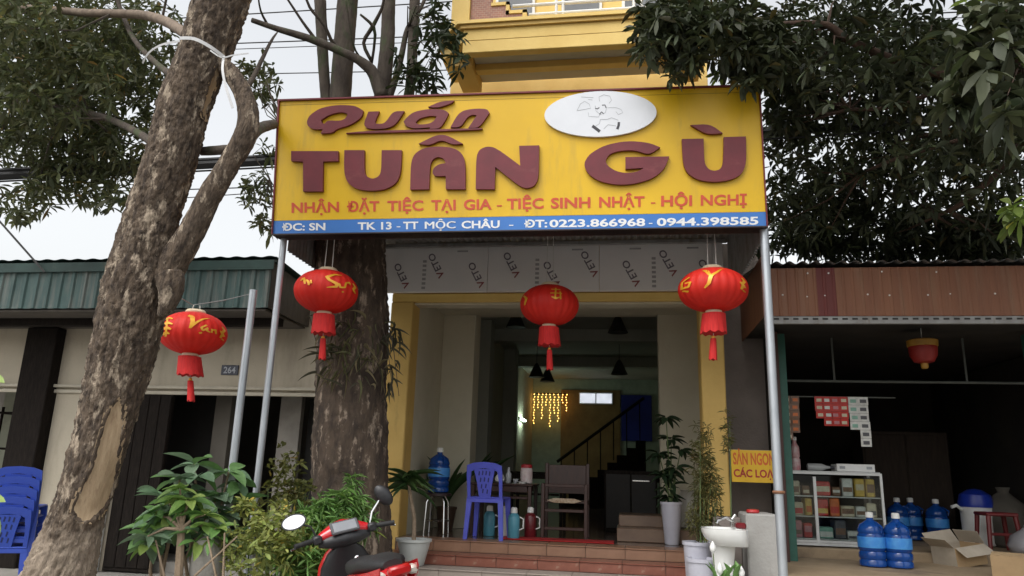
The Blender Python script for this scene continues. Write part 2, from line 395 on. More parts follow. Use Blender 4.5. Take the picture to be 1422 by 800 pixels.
part('back_wall', GREENW, rest, box=(-2.533, 1.018, 20.21, 20.4, .4, 4.6))
OCHRE = mat('ochre_back_wall', (.30, .19, .07), .7, (.22, .13, .05), 3)
part('back_wall_panel', OCHRE, rest, box=(-1.75, -.17, 20.12, 20.205, FZ, 3.62))
# far window, two panes in a frame
wf = part('window', WHITE, rest, box=(-1.26, -.36, 20.06, 20.115, 3.24, 3.55))
PANEW = mat('daylit_frosted_pane', (.80, .84, .95), .3, emit=.55)  # panes emit a faint glow that stands for daylight outside
for x0 in (-1.23, -.79): part('pane', PANEW, wf, box=(x0, x0+.40, 20.045, 20.058, 3.27, 3.52), bv=.002)
BLUEP = mat('blue_backdrop', (.015, .03, .35), .6, (.01, .02, .2), 1.2)
part('blue_panel', BLUEP, rest, box=(-.14, .66, 20.1, 20.2, 2.30, 3.50))
# staircase at the back right
st = MB()
for i in range(9): st.cbox(-1.55+i*.22, -1.55+(i+1)*.22, 17.6, 18.6, FZ, FZ+.17*(i+1), b=.006)
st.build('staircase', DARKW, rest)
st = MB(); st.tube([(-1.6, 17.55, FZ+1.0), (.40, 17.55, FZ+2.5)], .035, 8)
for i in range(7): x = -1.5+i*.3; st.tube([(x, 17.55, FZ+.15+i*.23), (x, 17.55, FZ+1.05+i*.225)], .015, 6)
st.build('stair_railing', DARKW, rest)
# two low steps inside at the right and the red mat is a thing of its own
st = MB(); st.cbox(-.12, .80, 9.0, 9.6, FZ, FZ+.15, b=.008); st.cbox(-.10, .425, 9.3, 9.9, FZ+.15, FZ+.28, b=.008)
st.build('inner_step', mat('brown_step_tile', (.20, .13, .085), .35, (.15, .095, .065), 5), rest)

# outside steps, tiled
steps = thing('entrance_steps', 'wide entrance steps with red and tan tiled risers before the hall', 'steps', (-.8, 8.0, .1))
lv = [(FZ, 8.25, -2.50, .80), (.552, 7.95, -2.62, .80), (.445, 7.65, -2.75, .78), (.26, 7.3, -2.9, .78)]
core = MB()
for i, (z, y, x0, x1) in enumerate(lv):
    core.box(x0+.01, x1-.01, y+.012, 8.298+.001*i, .09, z-.014)
core.build('step_core', GROUT, steps)
tiles = {}
def tile(parent, m, dx, dy, dz, loc):
    k = (m.name, round(dx, 3), round(dy, 3), round(dz, 3))
    if k not in tiles:
        mb = MB(); mb.cbox(0, dx, 0, dy, 0, dz, b=.003); o = mb.build('tile', m, parent, origin=(0, 0, 0)); tiles[k] = o.data
    else:
        o = bpy.data.objects.new('tile', tiles[k]); C.objects.link(o); o.parent = parent
    o.location = Vector(loc)-worg(parent); return o
CONCT = mat('pale_step_cement', (.40, .34, .29), .7, (.33, .28, .24), 4, dirt=((.24, .19, .15), 3, .55, .8, (1, 1, 1)))
for i, (z, y, x0, x1) in enumerate(lv):
    n = 8; wd = (x1-x0)/n; zb = lv[i+1][0] if i+1 < len(lv) else .10; yb = lv[i-1][1] if i else 8.60
    for k in range(n):
        g = .004; jz = random.uniform(-.001, .001)
        tile(steps, (TERRA, REDTILE, CONCT, CONCT)[i], wd-g, .011, z-zb-.016, (x0+k*wd+g/2, y, zb+.001))
        tile(steps, (TERRA, REDTILE, CONCT, CONCT)[i], wd-g, yb-y-.003, .013, (x0+k*wd+g/2, y-.012, z-.0135+jz))

# balcony over the street
bz = 6.12
balc = MB()
pl = [(-2.20, 7.90), (-1.85, 7.50), (.68, 7.50), (.97, 7.90), (.97, 8.43), (-2.20, 8.43)]
def ring(mb, plan, z0, z1, off=0):
    cx = sum(p[0] for p in plan)/len(plan); pts = []
    for x, y in plan: pts.append((x+(off if x > cx else -off), y-(off if y < 8.4 else 0)))
    mb.prism([pts], 1, lambda x, y, d: Vector((x, y, z0+(z1-z0)*d)))
def soffit(x, y): return Vector((x, y, 0))
ring(balc, pl, bz+.16, bz+.30)
balc.build('balcony_slab', PALE_Y, rest)
mb = MB(); ring(mb, pl, bz+.303, bz+.345, .035); mb.build('balcony_moulding', YEL, rest)
mb = MB(); ring(mb, pl, bz+.348, bz+.39, .065); mb.build('balcony_moulding', PALE_Y, rest)
# downstand beams under the slab leave two shallow bays
mb = MB(); mb.cbox(-1.86, .69, 7.503, 7.62, bz, bz+.158, b=.006); mb.cbox(-1.80, .62, 7.98, 8.10, bz+.05, bz+.158, b=.006)
mb.build('soffit_beam', PALE_Y, rest)
for x0, x1 in ((-2.05, -1.805), (.625, .90)): part('soffit_beam', YEL, rest, box=(x0, x1, 7.78, 8.425, bz, bz+.158))
part('soffit_board', CREAM, rest, box=(-1.80, .62, 7.625, 8.425, bz+.135, bz+.157))
# parapet with stepped brick panel and white rails
BRICK = bpy.data.materials.new('small_brick'); BRICK.use_nodes = True
bn = BRICK.node_tree; bt = bn.nodes.new('ShaderNodeTexBrick'); bt.inputs['Color1'].default_value = (.33, .13, .075, 1); bt.inputs['Color2'].default_value = (.24, .09, .055, 1)
bt.inputs['Mortar'].default_value = (.42, .33, .22, 1); bt.inputs['Scale'].default_value = 9; bt.inputs['Mortar Size'].default_value = .012
btc = bn.nodes.new('ShaderNodeTexCoord'); bmp = bn.nodes.new('ShaderNodeMapping'); bmp.inputs['Rotation'].default_value = (R(90), 0, 0)
bn.links.new(btc.outputs['Object'], bmp.inputs[0]); bn.links.new(bmp.outputs[0], bt.inputs['Vector']); bn.links.new(bt.outputs[0], bn.nodes['Principled BSDF'].inputs['Base Color'])
pz = bz+.393
part('parapet_post', PALE_Y, rest, box=(-2.02, -1.80, 7.52, 7.70, pz, pz+1.1))
mb = MB(); mb.prism([[(-1.797, pz+.002), (-1.17, pz+.002), (-1.17, pz+.12), (-1.37, pz+.12), (-1.37, pz+.24), (-1.55, pz+.24), (-1.55, pz+.9), (-1.797, pz+.9)]], 1, lambda x, z, d: Vector((x, 7.66-.10*d, z)))
mb.build('brick_panel', BRICK, rest)
mb = MB()
for (x0, x1, z0, z1) in ((-1.17, -1.12, 0, .17), (-1.37, -1.12, .122, .165), (-1.37, -1.33, .122, .285), (-1.55, -1.33, .242, .285)): mb.box(x0, x1, 7.545, 7.665, pz+.002+z0, pz+z1)
mb.build('panel_edging', PALE_Y, rest)
part('parapet_kerb', PALE_Y, rest, box=(-1.117, .66, 7.55, 7.67, pz+.002, pz+.05))
mb = MB()
for i, z in enumerate((.13, .26, .40, .56, .75)): mb.tube([(-1.10-.2*min(i, 2), 7.61, pz+z), (.65, 7.61, pz+z)], .021, 8)
mb.build('rail', WHITE, rest)
for x in (-.78, -.70, .12, .20): mb = MB(); mb.tube([(x, 7.61, pz+.05), (x, 7.61, pz+.8)], .018, 8); mb.build('baluster', WHITE, rest)
part('upper_wall', PALE_Y, rest, box=(-2.3, 1.05, 8.72, 9.0, 5.953, 9.5))
GREYG = mat('grey_window_glass', (.16, .17, .18), .15)
for x in (-1.45, -.55, .25):
    uw = part('window', WHITE, rest, box=(x-.27, x+.27, 8.68, 8.718, 6.6, 8.4)); part('pane', GREYG, uw, box=(x-.23, x+.23, 8.665, 8.678, 6.64, 8.36))

# ------------------------------------------------------------------ film covered fascia panels above the opening
fas = thing('cladding_fascia', 'white film covered cladding panels with slanting print above the entrance', 'cladding', (-.9, 8.3, 3.47))
px0, px1, fz0, fz1 = -2.93, 1.10, 3.465, 4.02
seams = [px0, -1.62, -.30, .98, px1]
for a, b in zip(seams, seams[1:]): part('panel', FILM, fas, box=(a+.002, b-.002, 8.34, 8.40, fz0, fz1), bv=.004)
def film(u, v, s=.078, ang=118):
    ca, sa = math.cos(R(ang)), math.sin(R(ang)); mb = MB(); mb2 = MB()
    def fn(word_w, x_off):
        return lambda a, h: Vector((u+((a*word_w+x_off)*ca-h*s*sa), 8.337, v+((a*word_w+x_off)*sa+h*s*ca)))
    put_text(mb2, 'V', fn(.085, 0), .02); put_text(mb, 'ETO', fn(.235, .10), .02)
    mb.build('print', PLUM, fas, fix=False); mb2.build('print', PRED, fas, fix=False)
k = 0
for i, u in enumerate((-2.62, -2.20, -1.70, -1.28, -.80, -.36, .12, .54, .98)):
    film(u+.06, 3.54 if i % 2 == 0 else 3.66)
for u in (-2.42, -1.05, .30):
    mb = MB()
    for j in range(7): mb.box(u, u+.045, 8.3375, 8.339, 3.50+j*.055, 3.50+j*.055+.03)
    mb.build('faded_print', FADEP, fas, kind='stuff')
for u in (-2.0, -.62, .05, .7):
    mb = MB(); mb.box(u, u+.13, 8.3375, 8.339, 3.955, 3.975); mb.build('faded_print', FADEP, fas, kind='stuff')

# ------------------------------------------------------------------ canopy between the house and the sign
can = thing('entrance_canopy', 'corrugated zinc canopy with side aprons behind the yellow sign', 'canopy', (-1.0, 7.3, 3.5))
def corr_x(mb, x0, x1, pitch, amp, pt, n=8):
    """a wavy sheet running along x; pt(x, wave) gives the two edge points"""
    k = int((x1-x0)/pitch*n); vs = []; fs = []
    for i in range(k+1):
        x = x0+(x1-x0)*i/k; wv = amp*math.sin(2*math.pi*(x-x0)/pitch); a, b = pt(x, wv); vs += [a, b]
    for i in range(k): fs.append((2*i, 2*i+1, 2*i+3, 2*i+2))
    m = len(vs); mb.add(vs, fs)
mb = MB(); corr_x(mb, -3.20, 1.16, .076, .014, lambda x, q: ((x, 6.38, 3.86+q), (x, 8.425, 4.085+q))); mb.build('roof_sheet', GALV_D, can, smooth='all', fix=False)
mb = MB(); mb.cbox(-3.18, 1.14, 8.25, 8.30, 4.00, 4.045, b=.004); mb.cbox(-3.18, 1.14, 7.3, 7.35, 3.90, 3.94, b=.004); mb.build('purlin', GALV_D, can)
for x, nm in ((-3.21, 'left'), (1.165, 'right')):
    mb = MB(); corr_x(mb, 6.40, 8.39, .076, .012, lambda y, q: ((x+q, y, 3.40), (x+q, y, 4.02+(y-6.4)*.09))); mb.build('side_apron', GALV_D, can, smooth='all', fix=False)

# ------------------------------------------------------------------ the sign
A = at(378, 327, 6.13); B = at(1066, 316, 6.20); Cc = at(720, 128.5, 6.07)
SN = (B-A).cross(Cc-A).normalized()
if SN.y > 0: SN = -SN                                # towards the street
def sg(x, y, d=0.0):
    r = ray(x, y); return EYE+r*((A-EYE).dot(SN)/r.dot(SN))+SN*d
sign = thing('shop_sign', 'big yellow signboard reading TUÂN GÙ in raised maroon letters with blue strip', 'sign', (A+B)/2+Vector((0, .2, 0)))
def quad(mb, cs, d0, d1): mb.prism([cs], 1, lambda x, y, t: sg(x, y, d0+(d1-d0)*t))
tl, tr, br, bl = (387, 139), (1055, 118), (1066, 316), (378, 327)
mb = MB(); quad(mb, [(x, y) for x, y in (tl, tr, br, bl)], -.20, -.012); mb.build('box', mat('dark_sign_back', (.045, .018, .018), .6), sign)
mb = MB(); quad(mb, [(389, 141.2), (1053, 120.2), (1063.6, 294), (380, 306.6)], -.010, 0); mb.build('yellow_panel', SIGNY, sign)
mb = MB(); quad(mb, [(380, 307), (1063.6, 294.4), (1064.4, 314), (379.3, 325)], -.010, .001); mb.build('blue_strip', SIGNB, sign)
def strip(cs): mb = MB(); quad(mb, cs, -.16, .022); return mb.build('frame', MAROON, sign)
strip([tl, tr, (1053.2, 120), (389, 141)]); strip([tl, (389, 141), (379.3, 325.4), bl]); strip([tr, br, (1064.2, 314.4), (1053.2, 120)])
mb = MB(); quad(mb, [(379.3, 325.4), (1064.2, 314.4), (1066, 316), bl], -.16, .022); mb.build('frame', mat('dark_frame', (.03, .02, .02), .5), sign)
# thin seam where the upper sheet overlaps, a strip of darker yellow
mb = MB(); quad(mb, [(389, 146), (1054, 127.6), (1054, 128.2), (389, 146.6)], 0, .0015); mb.build('sheet_seam', mat('seam_dark_yellow', (.34, .20, .01), .6), sign)
def cr1(l): return [(360+x/3.3325, 100+y/3.3333) for x, y in l]
def cr2(l): return [(720+x/3.3342, 100+y/3.3333) for x, y in l]
def rnd(l, keep=None, it=1):
    for _ in range(it):
        o = []
        for i, p in enumerate(l):
            q = l[(i+1) % len(l)]; d = math.hypot(q[0]-p[0], q[1]-p[1])
            a = l[i-1]; v1 = (p[0]-a[0], p[1]-a[1]); v2 = (q[0]-p[0], q[1]-p[1])
            cr = (v1[0]*v2[0]+v1[1]*v2[1])/(math.hypot(*v1)*math.hypot(*v2)+1e-9)
            if cr < .45: o.append(p)                        # a real corner stays
            else: o += [(p[0]*.78+a[0]*.22, p[1]*.78+a[1]*.22), (p[0]*.78+q[0]*.22, p[1]*.78+q[1]*.22)]
        l = o
    return l
def letter(loops, d=.034, nm='letter', m=None, lab=None):
    mb = MB(); mb.prism([rnd(l, it=2) for l in loops], 1, lambda x, y, t: sg(x, y, .002+d*t)); o = mb.build(nm, m or MAROON, sign)
    return o
letter([cr1([(155,372),(372,372),(372,418),(302,420),(300,558),(210,558),(210,420),(155,418)])])
letter([cr1([(400,368),(492,368),(492,468),(503,490),(530,501),(558,490),(570,466),(572,368),(664,368),(660,470),(640,520),(590,549),(525,556),(460,549),(415,520),(398,470)])])
letter([cr1([(703,550),(706,430),(722,385),(765,358),(830,350),(900,356),(943,382),(958,430),(957,548),(867,548),(867,487),(820,488),(807,478),(806,462),(816,445),(838,432),(867,428),(857,406),(830,398),(806,410),(794,440),(790,548)])])
letter([cr1([(742,338),(820,299),(870,297),(945,338),(900,343),(847,319),(792,346)])])
letter([cr1([(1005,548),(1007,400),(1022,365),(1058,350),(1100,358),(1210,440),(1205,348),(1297,346),(1295,495),(1276,533),(1240,545),(1205,533),(1095,445),(1092,548)])])
letter([cr2([(655,355),(600,333),(500,325),(400,345),(330,385),(302,430),(320,475),(370,510),(450,528),(530,525),(620,500),(675,455),(697,397),(495,400),(495,455),(580,450),(550,468),(500,475),(450,465),(412,440),(402,415),(422,385),(470,370),(540,368),(605,390)])])
letter([cr2([(755,317),(855,315),(858,430),(880,458),(905,464),(930,458),(946,430),(948,308),(1050,305),(1052,430),(1030,480),(980,506),(905,516),(830,506),(780,475),(760,430)])])
letter([cr2([(795,252),(885,248),(943,290),(870,296)])])
letter([cr1([(225,235),(240,205),(290,172),(370,158),(450,162),(486,185),(480,215),(430,250),(360,270),(345,288),(290,290),(300,270),(260,272),(232,258)]), cr1([(292,228),(330,203),(385,190),(414,200),(405,222),(380,232),(322,230),(308,246),(298,244)])], .03)
letter([cr1([(510,190),(560,188),(540,235),(545,246),(575,246),(592,235),(625,188),(675,187),(637,248),(600,266),(540,271),(497,264),(489,244)])], .03)
letter([cr1([(688,215),(720,190),(790,177),(858,180),(880,196),(870,220),(840,268),(790,270),(796,262),(720,268),(682,256),(672,236)]), cr1([(727,240),(745,220),(795,208),(825,211),(814,232),(790,246),(742,250)])], .03)
letter([cr1([(785,168),(840,143),(905,138),(893,151),(830,172)])], .03)
letter([cr1([(920,205),(950,183),(1010,175),(1058,178),(1068,195),(1020,265),(970,265),(1010,207),(990,203),(965,215),(935,262),(888,262)])], .03)
letter([cr1([(405,288),(500,278),(1035,266),(1030,274),(410,291)])], .03, 'underline')
def words(lst, y0, y1, h0, h1, m, nm):
    for wd, a, b in lst:
        mb = MB()
        def fn(u, v, a=a, b=b):
            x = a+(b-a)*u; t = (x-404)/(1038-404); return sg(x, (y0+(y1-y0)*t)-v*(h0+(h1-h0)*t), .0035)
        if 'M' in wd:                              # two close layers make the bold stroke
            put_text(mb, wd, fn, 0); put_text(mb, wd, lambda u, v, f=fn: f(u, v)+Vector((.006, 0, 0))+SN*.001, 0)
        else: put_text(mb, wd, fn, .0 if wd == '-' else .028)
        mb.build(nm, m, sign, fix=False)
words([('NHẬN',405,471),('ĐẶT',482,527),('TIỆC',538,588),('TẠI',599,633),('GIA',644,683),('-',690,697),('TIỆC',704,755),('SINH',765,820),('NHẬT',832,895),('-',904,910),('HỘI',918,961),('NGHỊ',973,1037)], 295.4, 284.2, 13.2, 13.8, SIGNR, 'red_lettering')
words([('ĐC: SN',392,452),('TK 13',497,544),('-',551,556),('TT',560,581),('MỘC',590,632),('CHÂU',641,694),('-',707,713),('ĐT:',728,760),('0223.866968',763,896),('-',901,906),('0944.398585',912,1053)], 320.2, 312.0, 9.4, 10.2, SIGNW, 'white_lettering')
# oval plaque with a thin line drawing of a running cook
pc = (834, 160); 
ov = [(pc[0]+77.5*math.cos(2*math.pi*i/64), pc[1]-2.2*math.cos(2*math.pi*i/64)+31.5*math.sin(2*math.pi*i/64)) for i in range(64)]
mb = MB(); mb.prism([ov], 1, lambda x, y, t: sg(x, y, .002+.028*t)); plq = mb.build('plaque', PLAQ, sign)
def cr4(x, y): return (750+x/8.365, 120+y/8.363)
def stroke(pts, wpx, m, nm='drawn_line'):
    mb = MB(); q = [cr4(*p) for p in pts]
    L_, R_ = [], []
    for i, p in enumerate(q):
        a, b = q[max(i-1, 0)], q[min(i+1, len(q)-1)]; dx, dy = b[0]-a[0], b[1]-a[1]; l = math.hypot(dx, dy)+1e-9
        L_.append((p[0]-dy/l*wpx/2, p[1]+dx/l*wpx/2)); R_.append((p[0]+dy/l*wpx/2, p[1]-dx/l*wpx/2))
    n = len(q); mb.add([sg(x, y, .0315) for x, y in L_+R_], [(i, i+1, n+i+1, n+i) for i in range(n-1)]); mb.build(nm, m, plq, fix=False)
for pts in ([(690,190),(685,140),(740,115),(810,130),(830,180),(800,215)], [(430,300),(470,220),(520,190),(570,220),(590,270),(430,300)], [(480,140),(620,148)], [(560,320),(565,365),(680,372),(700,330)], [(780,265),(880,262),(940,285),(960,320),(910,345),(880,310)], [(640,240),(650,300),(700,345),(760,320),(775,250)],
            [(700,400),(780,400),(830,380),(910,410)], [(700,400),(690,450),(640,480)], [(740,510),(790,460),(880,475)], [(560,170),(610,175)]): stroke(pts, .55, INKG)
for pts in ([(720,235),(755,232),(765,265)], [(640,270),(665,278),(690,262)], [(690,340),(715,312),(740,335)]): stroke(pts, 1.2, INK)
stroke([(608,475),(650,505),(695,540)], 4.2, INK, 'drawn_shoe'); stroke([(915,430),(912,470),(895,512)], 3.4, INK, 'drawn_shoe')

# ------------------------------------------------------------------ posts
def post(name, x, y, z1, r, label, m=GALV, z0=.10):
    t = thing(name, label, 'post', (x, y, z0), 'steel posts')
    mb = MB(); mb.tube([(x, y, z0), (x, y, z1)], r, 14); mb.build('pole', m, t, smooth=True)
    mb = MB(); mb.lathe([(r*2.4, 0), (r*2.4, .02), (r*1.25, .025), (r*1.2, .05)], (x, y, z0), 14); mb.build('base_flange', m, t); return t
p = at(393, 345, 6.28); post('sign_post', p.x, 6.28, 3.62, .031, 'galvanised post under the left end of the yellow sign')
p = at(1062, 338, 6.28); rp_ = post('sign_post', p.x, 6.28, 3.62, .036, 'galvanised post under the right end of the yellow sign')
mb = MB(); mb.lathe([(.044, 0), (.051, .012), (.044, .024)], (p.x, 6.28, 1.30), 12); mb.build('tie_wire', mat('rusty_wire', (.22, .10, .05), .8), rp_)
p = at(352, 403, 5.9); p2 = post('short_post', p.x, 5.9, p.z, .033, 'bare shorter grey post left of the sign, free at its top')
P2TOP = Vector((p.x, 5.9, p.z))

# ------------------------------------------------------------------ lanterns
def on_lantern(c, rx, rz, u, v, face, lift=.003):
    v = max(-.97, min(.97, v)); k = math.sqrt(1-v*v); s = max(-.999, min(.999, u/k)); a = math.asin(s)
    f = face; side = Vector((-f.y, f.x, 0))                     # screen right when looking at the lantern
    d = f*math.cos(a)+side*math.sin(a)
    return Vector(c)+d*(rx*k+lift)+Vector((0, 0, v*rz))
def ribbon3(mb, pts, fn, n=5):
    """pts: (u, v, width); fn(u, v)"""
    q = []
    for i in range(len(pts)-1):
        a, b = pts[i], pts[i+1]
        for k in range(n): t = k/n; q.append(tuple(a[j]+(b[j]-a[j])*t for j in range(3)))
    q.append(pts[-1]); L_, R_ = [], []
    for i, p in enumerate(q):
        a, b = q[max(i-1, 0)], q[min(i+1, len(q)-1)]; dx, dy = b[0]-a[0], b[1]-a[1]; l = math.hypot(dx, dy)+1e-9
        L_.append(fn(p[0]-dy/l*p[2]/2, p[1]+dx/l*p[2]/2)); R_.append(fn(p[0]+dy/l*p[2]/2, p[1]-dx/l*p[2]/2))
    m = len(q); mb.add(L_+R_, [(i, i+1, m+i+1, m+i) for i in range(m-1)])
MOTIF = [[(-.86,.34,.05),(-.70,.50,.10),(-.60,.40,.04)], [(-.90,.10,.06),(-.72,.22,.12),(-.58,.14,.05)], [(-.88,-.12,.05),(-.72,-.02,.13),(-.60,-.10,.05)], [(-.84,-.34,.05),(-.72,-.24,.12),(-.62,-.30,.04)], [(-.74,.50,.05),(-.72,-.40,.06)]]
MOT_R = [[(.78,.30,.05),(.86,.16,.09),(.80,0,.08),(.88,-.14,.05)], [(.74,.08,.05),(.82,-.06,.09),(.76,-.24,.06)], [(.80,-.26,.06),(.88,-.3,.05)]]
VAN = [[(-.19,.62,.10),(-.08,.56,.13),(-.05,.30,.12),(-.10,-.02,.07)], [(-.09,0,.06),(.06,.30,.08),(.22,.50,.07),(.40,.60,.02)], [(.34,.22,.06),(.20,.06,.07),(.26,-.06,.07),(.38,.10,.05),(.36,-.04,.07),(.46,-.10,.04)], [(.16,-.20,.08),(.24,-.16,.06)], [(.50,.08,.05),(.50,-.10,.06)], [(.50,.02,.05),(.60,.06,.07),(.63,-.12,.05)]]
SU = [[(-.62,.22,.05),(-.55,.10,.08),(-.52,-.06,.05)], [(-.78,.20,.05),(-.70,.34,.08),(-.64,.02,.06)], [(-.48,.18,.05),(-.46,.02,.06)], [(.42,.58,.03),(.20,.54,.09),(-.02,.36,.11),(.06,.22,.10),(.30,.08,.12),(.28,-.06,.10),(.0,-.14,.03)], [(.36,.12,.06),(.40,-.06,.08),(.54,-.02,.06),(.56,.20,.06),(.66,.28,.08),(.70,.16,.03)], [(.46,-.24,.06),(.52,-.22,.05)]]
YY = [[(-.26,.62,.05),(-.16,.58,.13),(-.06,.32,.09)], [(.32,.78,.02),(.14,.50,.08),(-.04,.28,.11),(-.10,-.06,.10),(-.22,-.26,.05)]]
YL = [[(-.62,.36,.06),(-.84,.20,.06),(-.86,-.10,.08),(-.66,-.10,.08),(-.60,.10,.06),(-.76,.10,.06)], [(-.84,-.2,.05),(-.66,-.30,.07)]]
MID = [[(.05,.5,.05),(.35,.5,.06)], [(.20,.6,.05),(.18,.0,.06)], [(.02,.28,.05),(.40,.3,.05)], [(.06,.1,.05),(.2,.02,.09),(.38,.12,.04)], [(.34,.4,.05),(.36,0,.05)], [(-.86,.3,.05),(-.76,.1,.09),(-.82,-.2,.05)]]
def lantern(px, py, wpx, hpx, Y, strokes, label, ztop, tilt=0, gap=.05, ribs=24):
    c = at(px, py, Y); dist = (c-EYE).dot(fw); rx = wpx/2/1027*dist*.985; rz = hpx/2/1027*dist
    t = thing('paper_lantern', label, 'lantern', (c.x, c.y, c.z-rz*2), 'round red lanterns')
    f = Vector((-c.x, -c.y, 0)).normalized()
    mb = MB(); n = ribs*4; vs = []; fs = []; m = 22
    for i in range(m+1):
        v = -.96+1.92*i/m; k = math.sqrt(max(0, 1-v*v))**.92
        for j in range(n):
            a = 2*math.pi*j/n; rr = rx*k*(1-.036*abs(math.sin(a*ribs/2))*1.0)
            vs.append(c+Vector((math.cos(a)*rr, math.sin(a)*rr, v*rz)))
    for i in range(m):
        for j in range(n): fs.append((i*n+j, i*n+(j+1) % n, (i+1)*n+(j+1) % n, (i+1)*n+j))
    fs += [tuple(reversed(range(n))), tuple(m*n+j for j in range(n))]
    mb.add(vs, fs); body = mb.build('body', RED_L, t, smooth='all', fix=False)
    for nm_, grp in strokes:
        mb = MB()
        for s in grp: ribbon3(mb, s, lambda u, v: on_lantern(c, rx, rz, u, v, f))
        mb.build(nm_, GOLD, body, fix=False)
    mb = MB(); mb.lathe([(rx*.30, 0), (rx*.31, .012), (rx*.26, .03), (rx*.12, .036)], c+Vector((0, 0, rz*.955)), 20); mb.build('top_cap', CREAMP, t, smooth=True)
    mb = MB(); mb.lathe([(rx*.20, -.028), (rx*.235, -.022), (rx*.235, -.004), (rx*.20, .004)], c-Vector((0, 0, rz*.955)), 20); mb.build('collar', CREAMP, t, smooth=True)
    z0 = c.z-rz*.955-.03; h = rz*.82
    tl_ = Vector((math.sin(tilt), 0, -math.cos(tilt)))
    def fringe(nm, top, r0, r1, ln, nn=36, ph=0):
        vs = []; fs = []; 
        for i in range(4):
            for j in range(nn):
                a = 2*math.pi*j/nn; w_ = 1+.05*math.sin(j*2.1+ph)*(i/3); r = (r0+(r1-r0)*(i/3))*w_
                vs.append(top+tl_*(ln*i/3*(1+(.05*math.sin(j*1.7+ph) if i == 3 else 0)))+Vector((math.cos(a)*r, math.sin(a)*r, 0)))
        for i in range(3):
            for j in range(nn): fs.append((i*nn+j, i*nn+(j+1) % nn, (i+1)*nn+(j+1) % nn, (i+1)*nn+j))
        fs += [tuple(range(nn)), tuple(3*nn+j for j in reversed(range(nn)))]
        b = MB(); b.add(vs, fs); return b.build(nm, TASSEL, t, smooth=True)
    top = Vector((c.x, c.y, z0)); fringe('fringe', top, rx*.33, rx*.375, h*1.08)
    b0 = top+tl_*(h*.98)
    mb = MB(); mb.tube([b0-tl_*h*.3, b0+tl_*gap], .004, 6); mb.build('cord', STRING, t)
    mb = MB(); mb.lathe([(.004, -.016), (.016, -.008), (.016, .008), (.004, .016)], b0+tl_*gap, 12); mb.build('bead', GOLD, t, smooth=True)
    fringe('tassel', b0+tl_*(gap+.012), rx*.085, rx*.115, rz*.95, 18, 1.3)
    side = Vector((-f.y, f.x, 0))
    for s in (-1, 1):
        mb = MB(); mb.tube([c+side*(s*rx*.12)+Vector((0, 0, rz*.97)), Vector((c.x, c.y, ztop))+side*(s*rx*.09)], .004, 6); mb.build('hanging_string', STRING, t)
    return t, c, rx, rz
L1 = lantern(268, 463, 92, 59, 6.0, (('gold_flower', MOTIF), ('gold_lettering', VAN), ('gold_flower', MOT_R)), 'red lantern lettered Vạn, hanging right beside the leaning tree trunk', at(268, 424, 6.0).z, R(10))
lantern(453, 405, 89, 60, 6.45, (('gold_lettering', SU[:3]), ('gold_lettering', SU[3:]), ('gold_flower', MOT_R[:1])), 'red lantern lettered Sự under the left end of the sign', 3.90, R(3))
lantern(763, 424, 83, 57, 7.3, (('gold_lettering', MID[:-1]), ('gold_flower', MID[-1:])), 'darker red lantern hanging over the middle of the doorway', 3.94, R(2))
lantern(990, 403, 97, 61, 6.5, (('gold_flower', YL), ('gold_lettering', YY), ('gold_flower', MOT_R)), 'red lantern lettered Ý under the right end of the sign', 3.90, R(-3))
# wire that carries the lantern by the tree
trunk_tie = at(215, 385, 4.95)
mb = MB(); a, b = Vector(trunk_tie), P2TOP-Vector((0, 0, .03)); h = at(268, 424, 6.0)
mb.tube([a, (a+h)/2-Vector((0, 0, .02)), h+Vector((0, 0, .003)), (h+b)/2-Vector((0, 0, .01)), b], .004, 6)
mb.build('lantern_wire', mat('grey_wire', (.25, .25, .25), .5), origin=tuple(a), label='thin wire from the leaning trunk to the short post carrying a lantern', cat='wire')

# ------------------------------------------------------------------ house on the left
GREENS = mat('green_roof_sheet', (.070, .130, .122), .6, (.050, .095, .090), 3, dirt=((.22, .22, .20), 2.2, .46, .76, (6, 6, .5)))
GREENC = mat('green_cap_flashing', (.040, .085, .075), .6, (.028, .06, .054), 5, dirt=((.12, .14, .11), 3, .55, .75, (1, 1, 1)))
lh = thing('roadside_house', 'low beige shop house with green corrugated fascia behind the leaning trunk', 'building', (-7, 8.6, .1))
FY = 7.5; fz0, fz1 = 3.09, 3.57
xs = [-12.0, -10.9, -9.8, -8.7, -7.6, -6.5, -5.4, -4.6, -3.92]
for a, b in zip(xs, xs[1:]):
    mb = MB(); n = int((b-a)/.15)
    for i in range(n):                                           # trapezoid ribs
        x = a+(b-a)*i/n; d = (b-a)/n
        mb.add([(x, FY, fz0), (x+d*.55, FY, fz0), (x+d*.65, FY-.018, fz0), (x+d*.9, FY-.018, fz0), (x+d, FY, fz0), (x, FY, fz1), (x+d*.55, FY, fz1), (x+d*.65, FY-.018, fz1), (x+d*.9, FY-.018, fz1), (x+d, FY, fz1)],
               [(0, 1, 6, 5), (1, 2, 7, 6), (2, 3, 8, 7), (3, 4, 9, 8)])
    mb.build('fascia_sheet', GREENS, lh, fix=False)
mb = MB(); mb.prism([[(FY-.05, 3.52), (FY-.05, 3.63), (FY+.10, 3.67), (FY+.10, 3.64), (FY-.035, 3.605), (FY-.035, 3.52)]], 1, lambda y, z, d: Vector((-12+8.12*d, y, z))); mb.build('cap_flashing', GREENC, lh)
mb = MB(); corr_x(mb, -12, -3.86, .2, .018, lambda x, q: ((x, FY-.03, 3.675+q*.4), (x, 11.5, 3.40+q*.4))); mb.build('roof_sheet', GREENC, lh, smooth='all', fix=False)
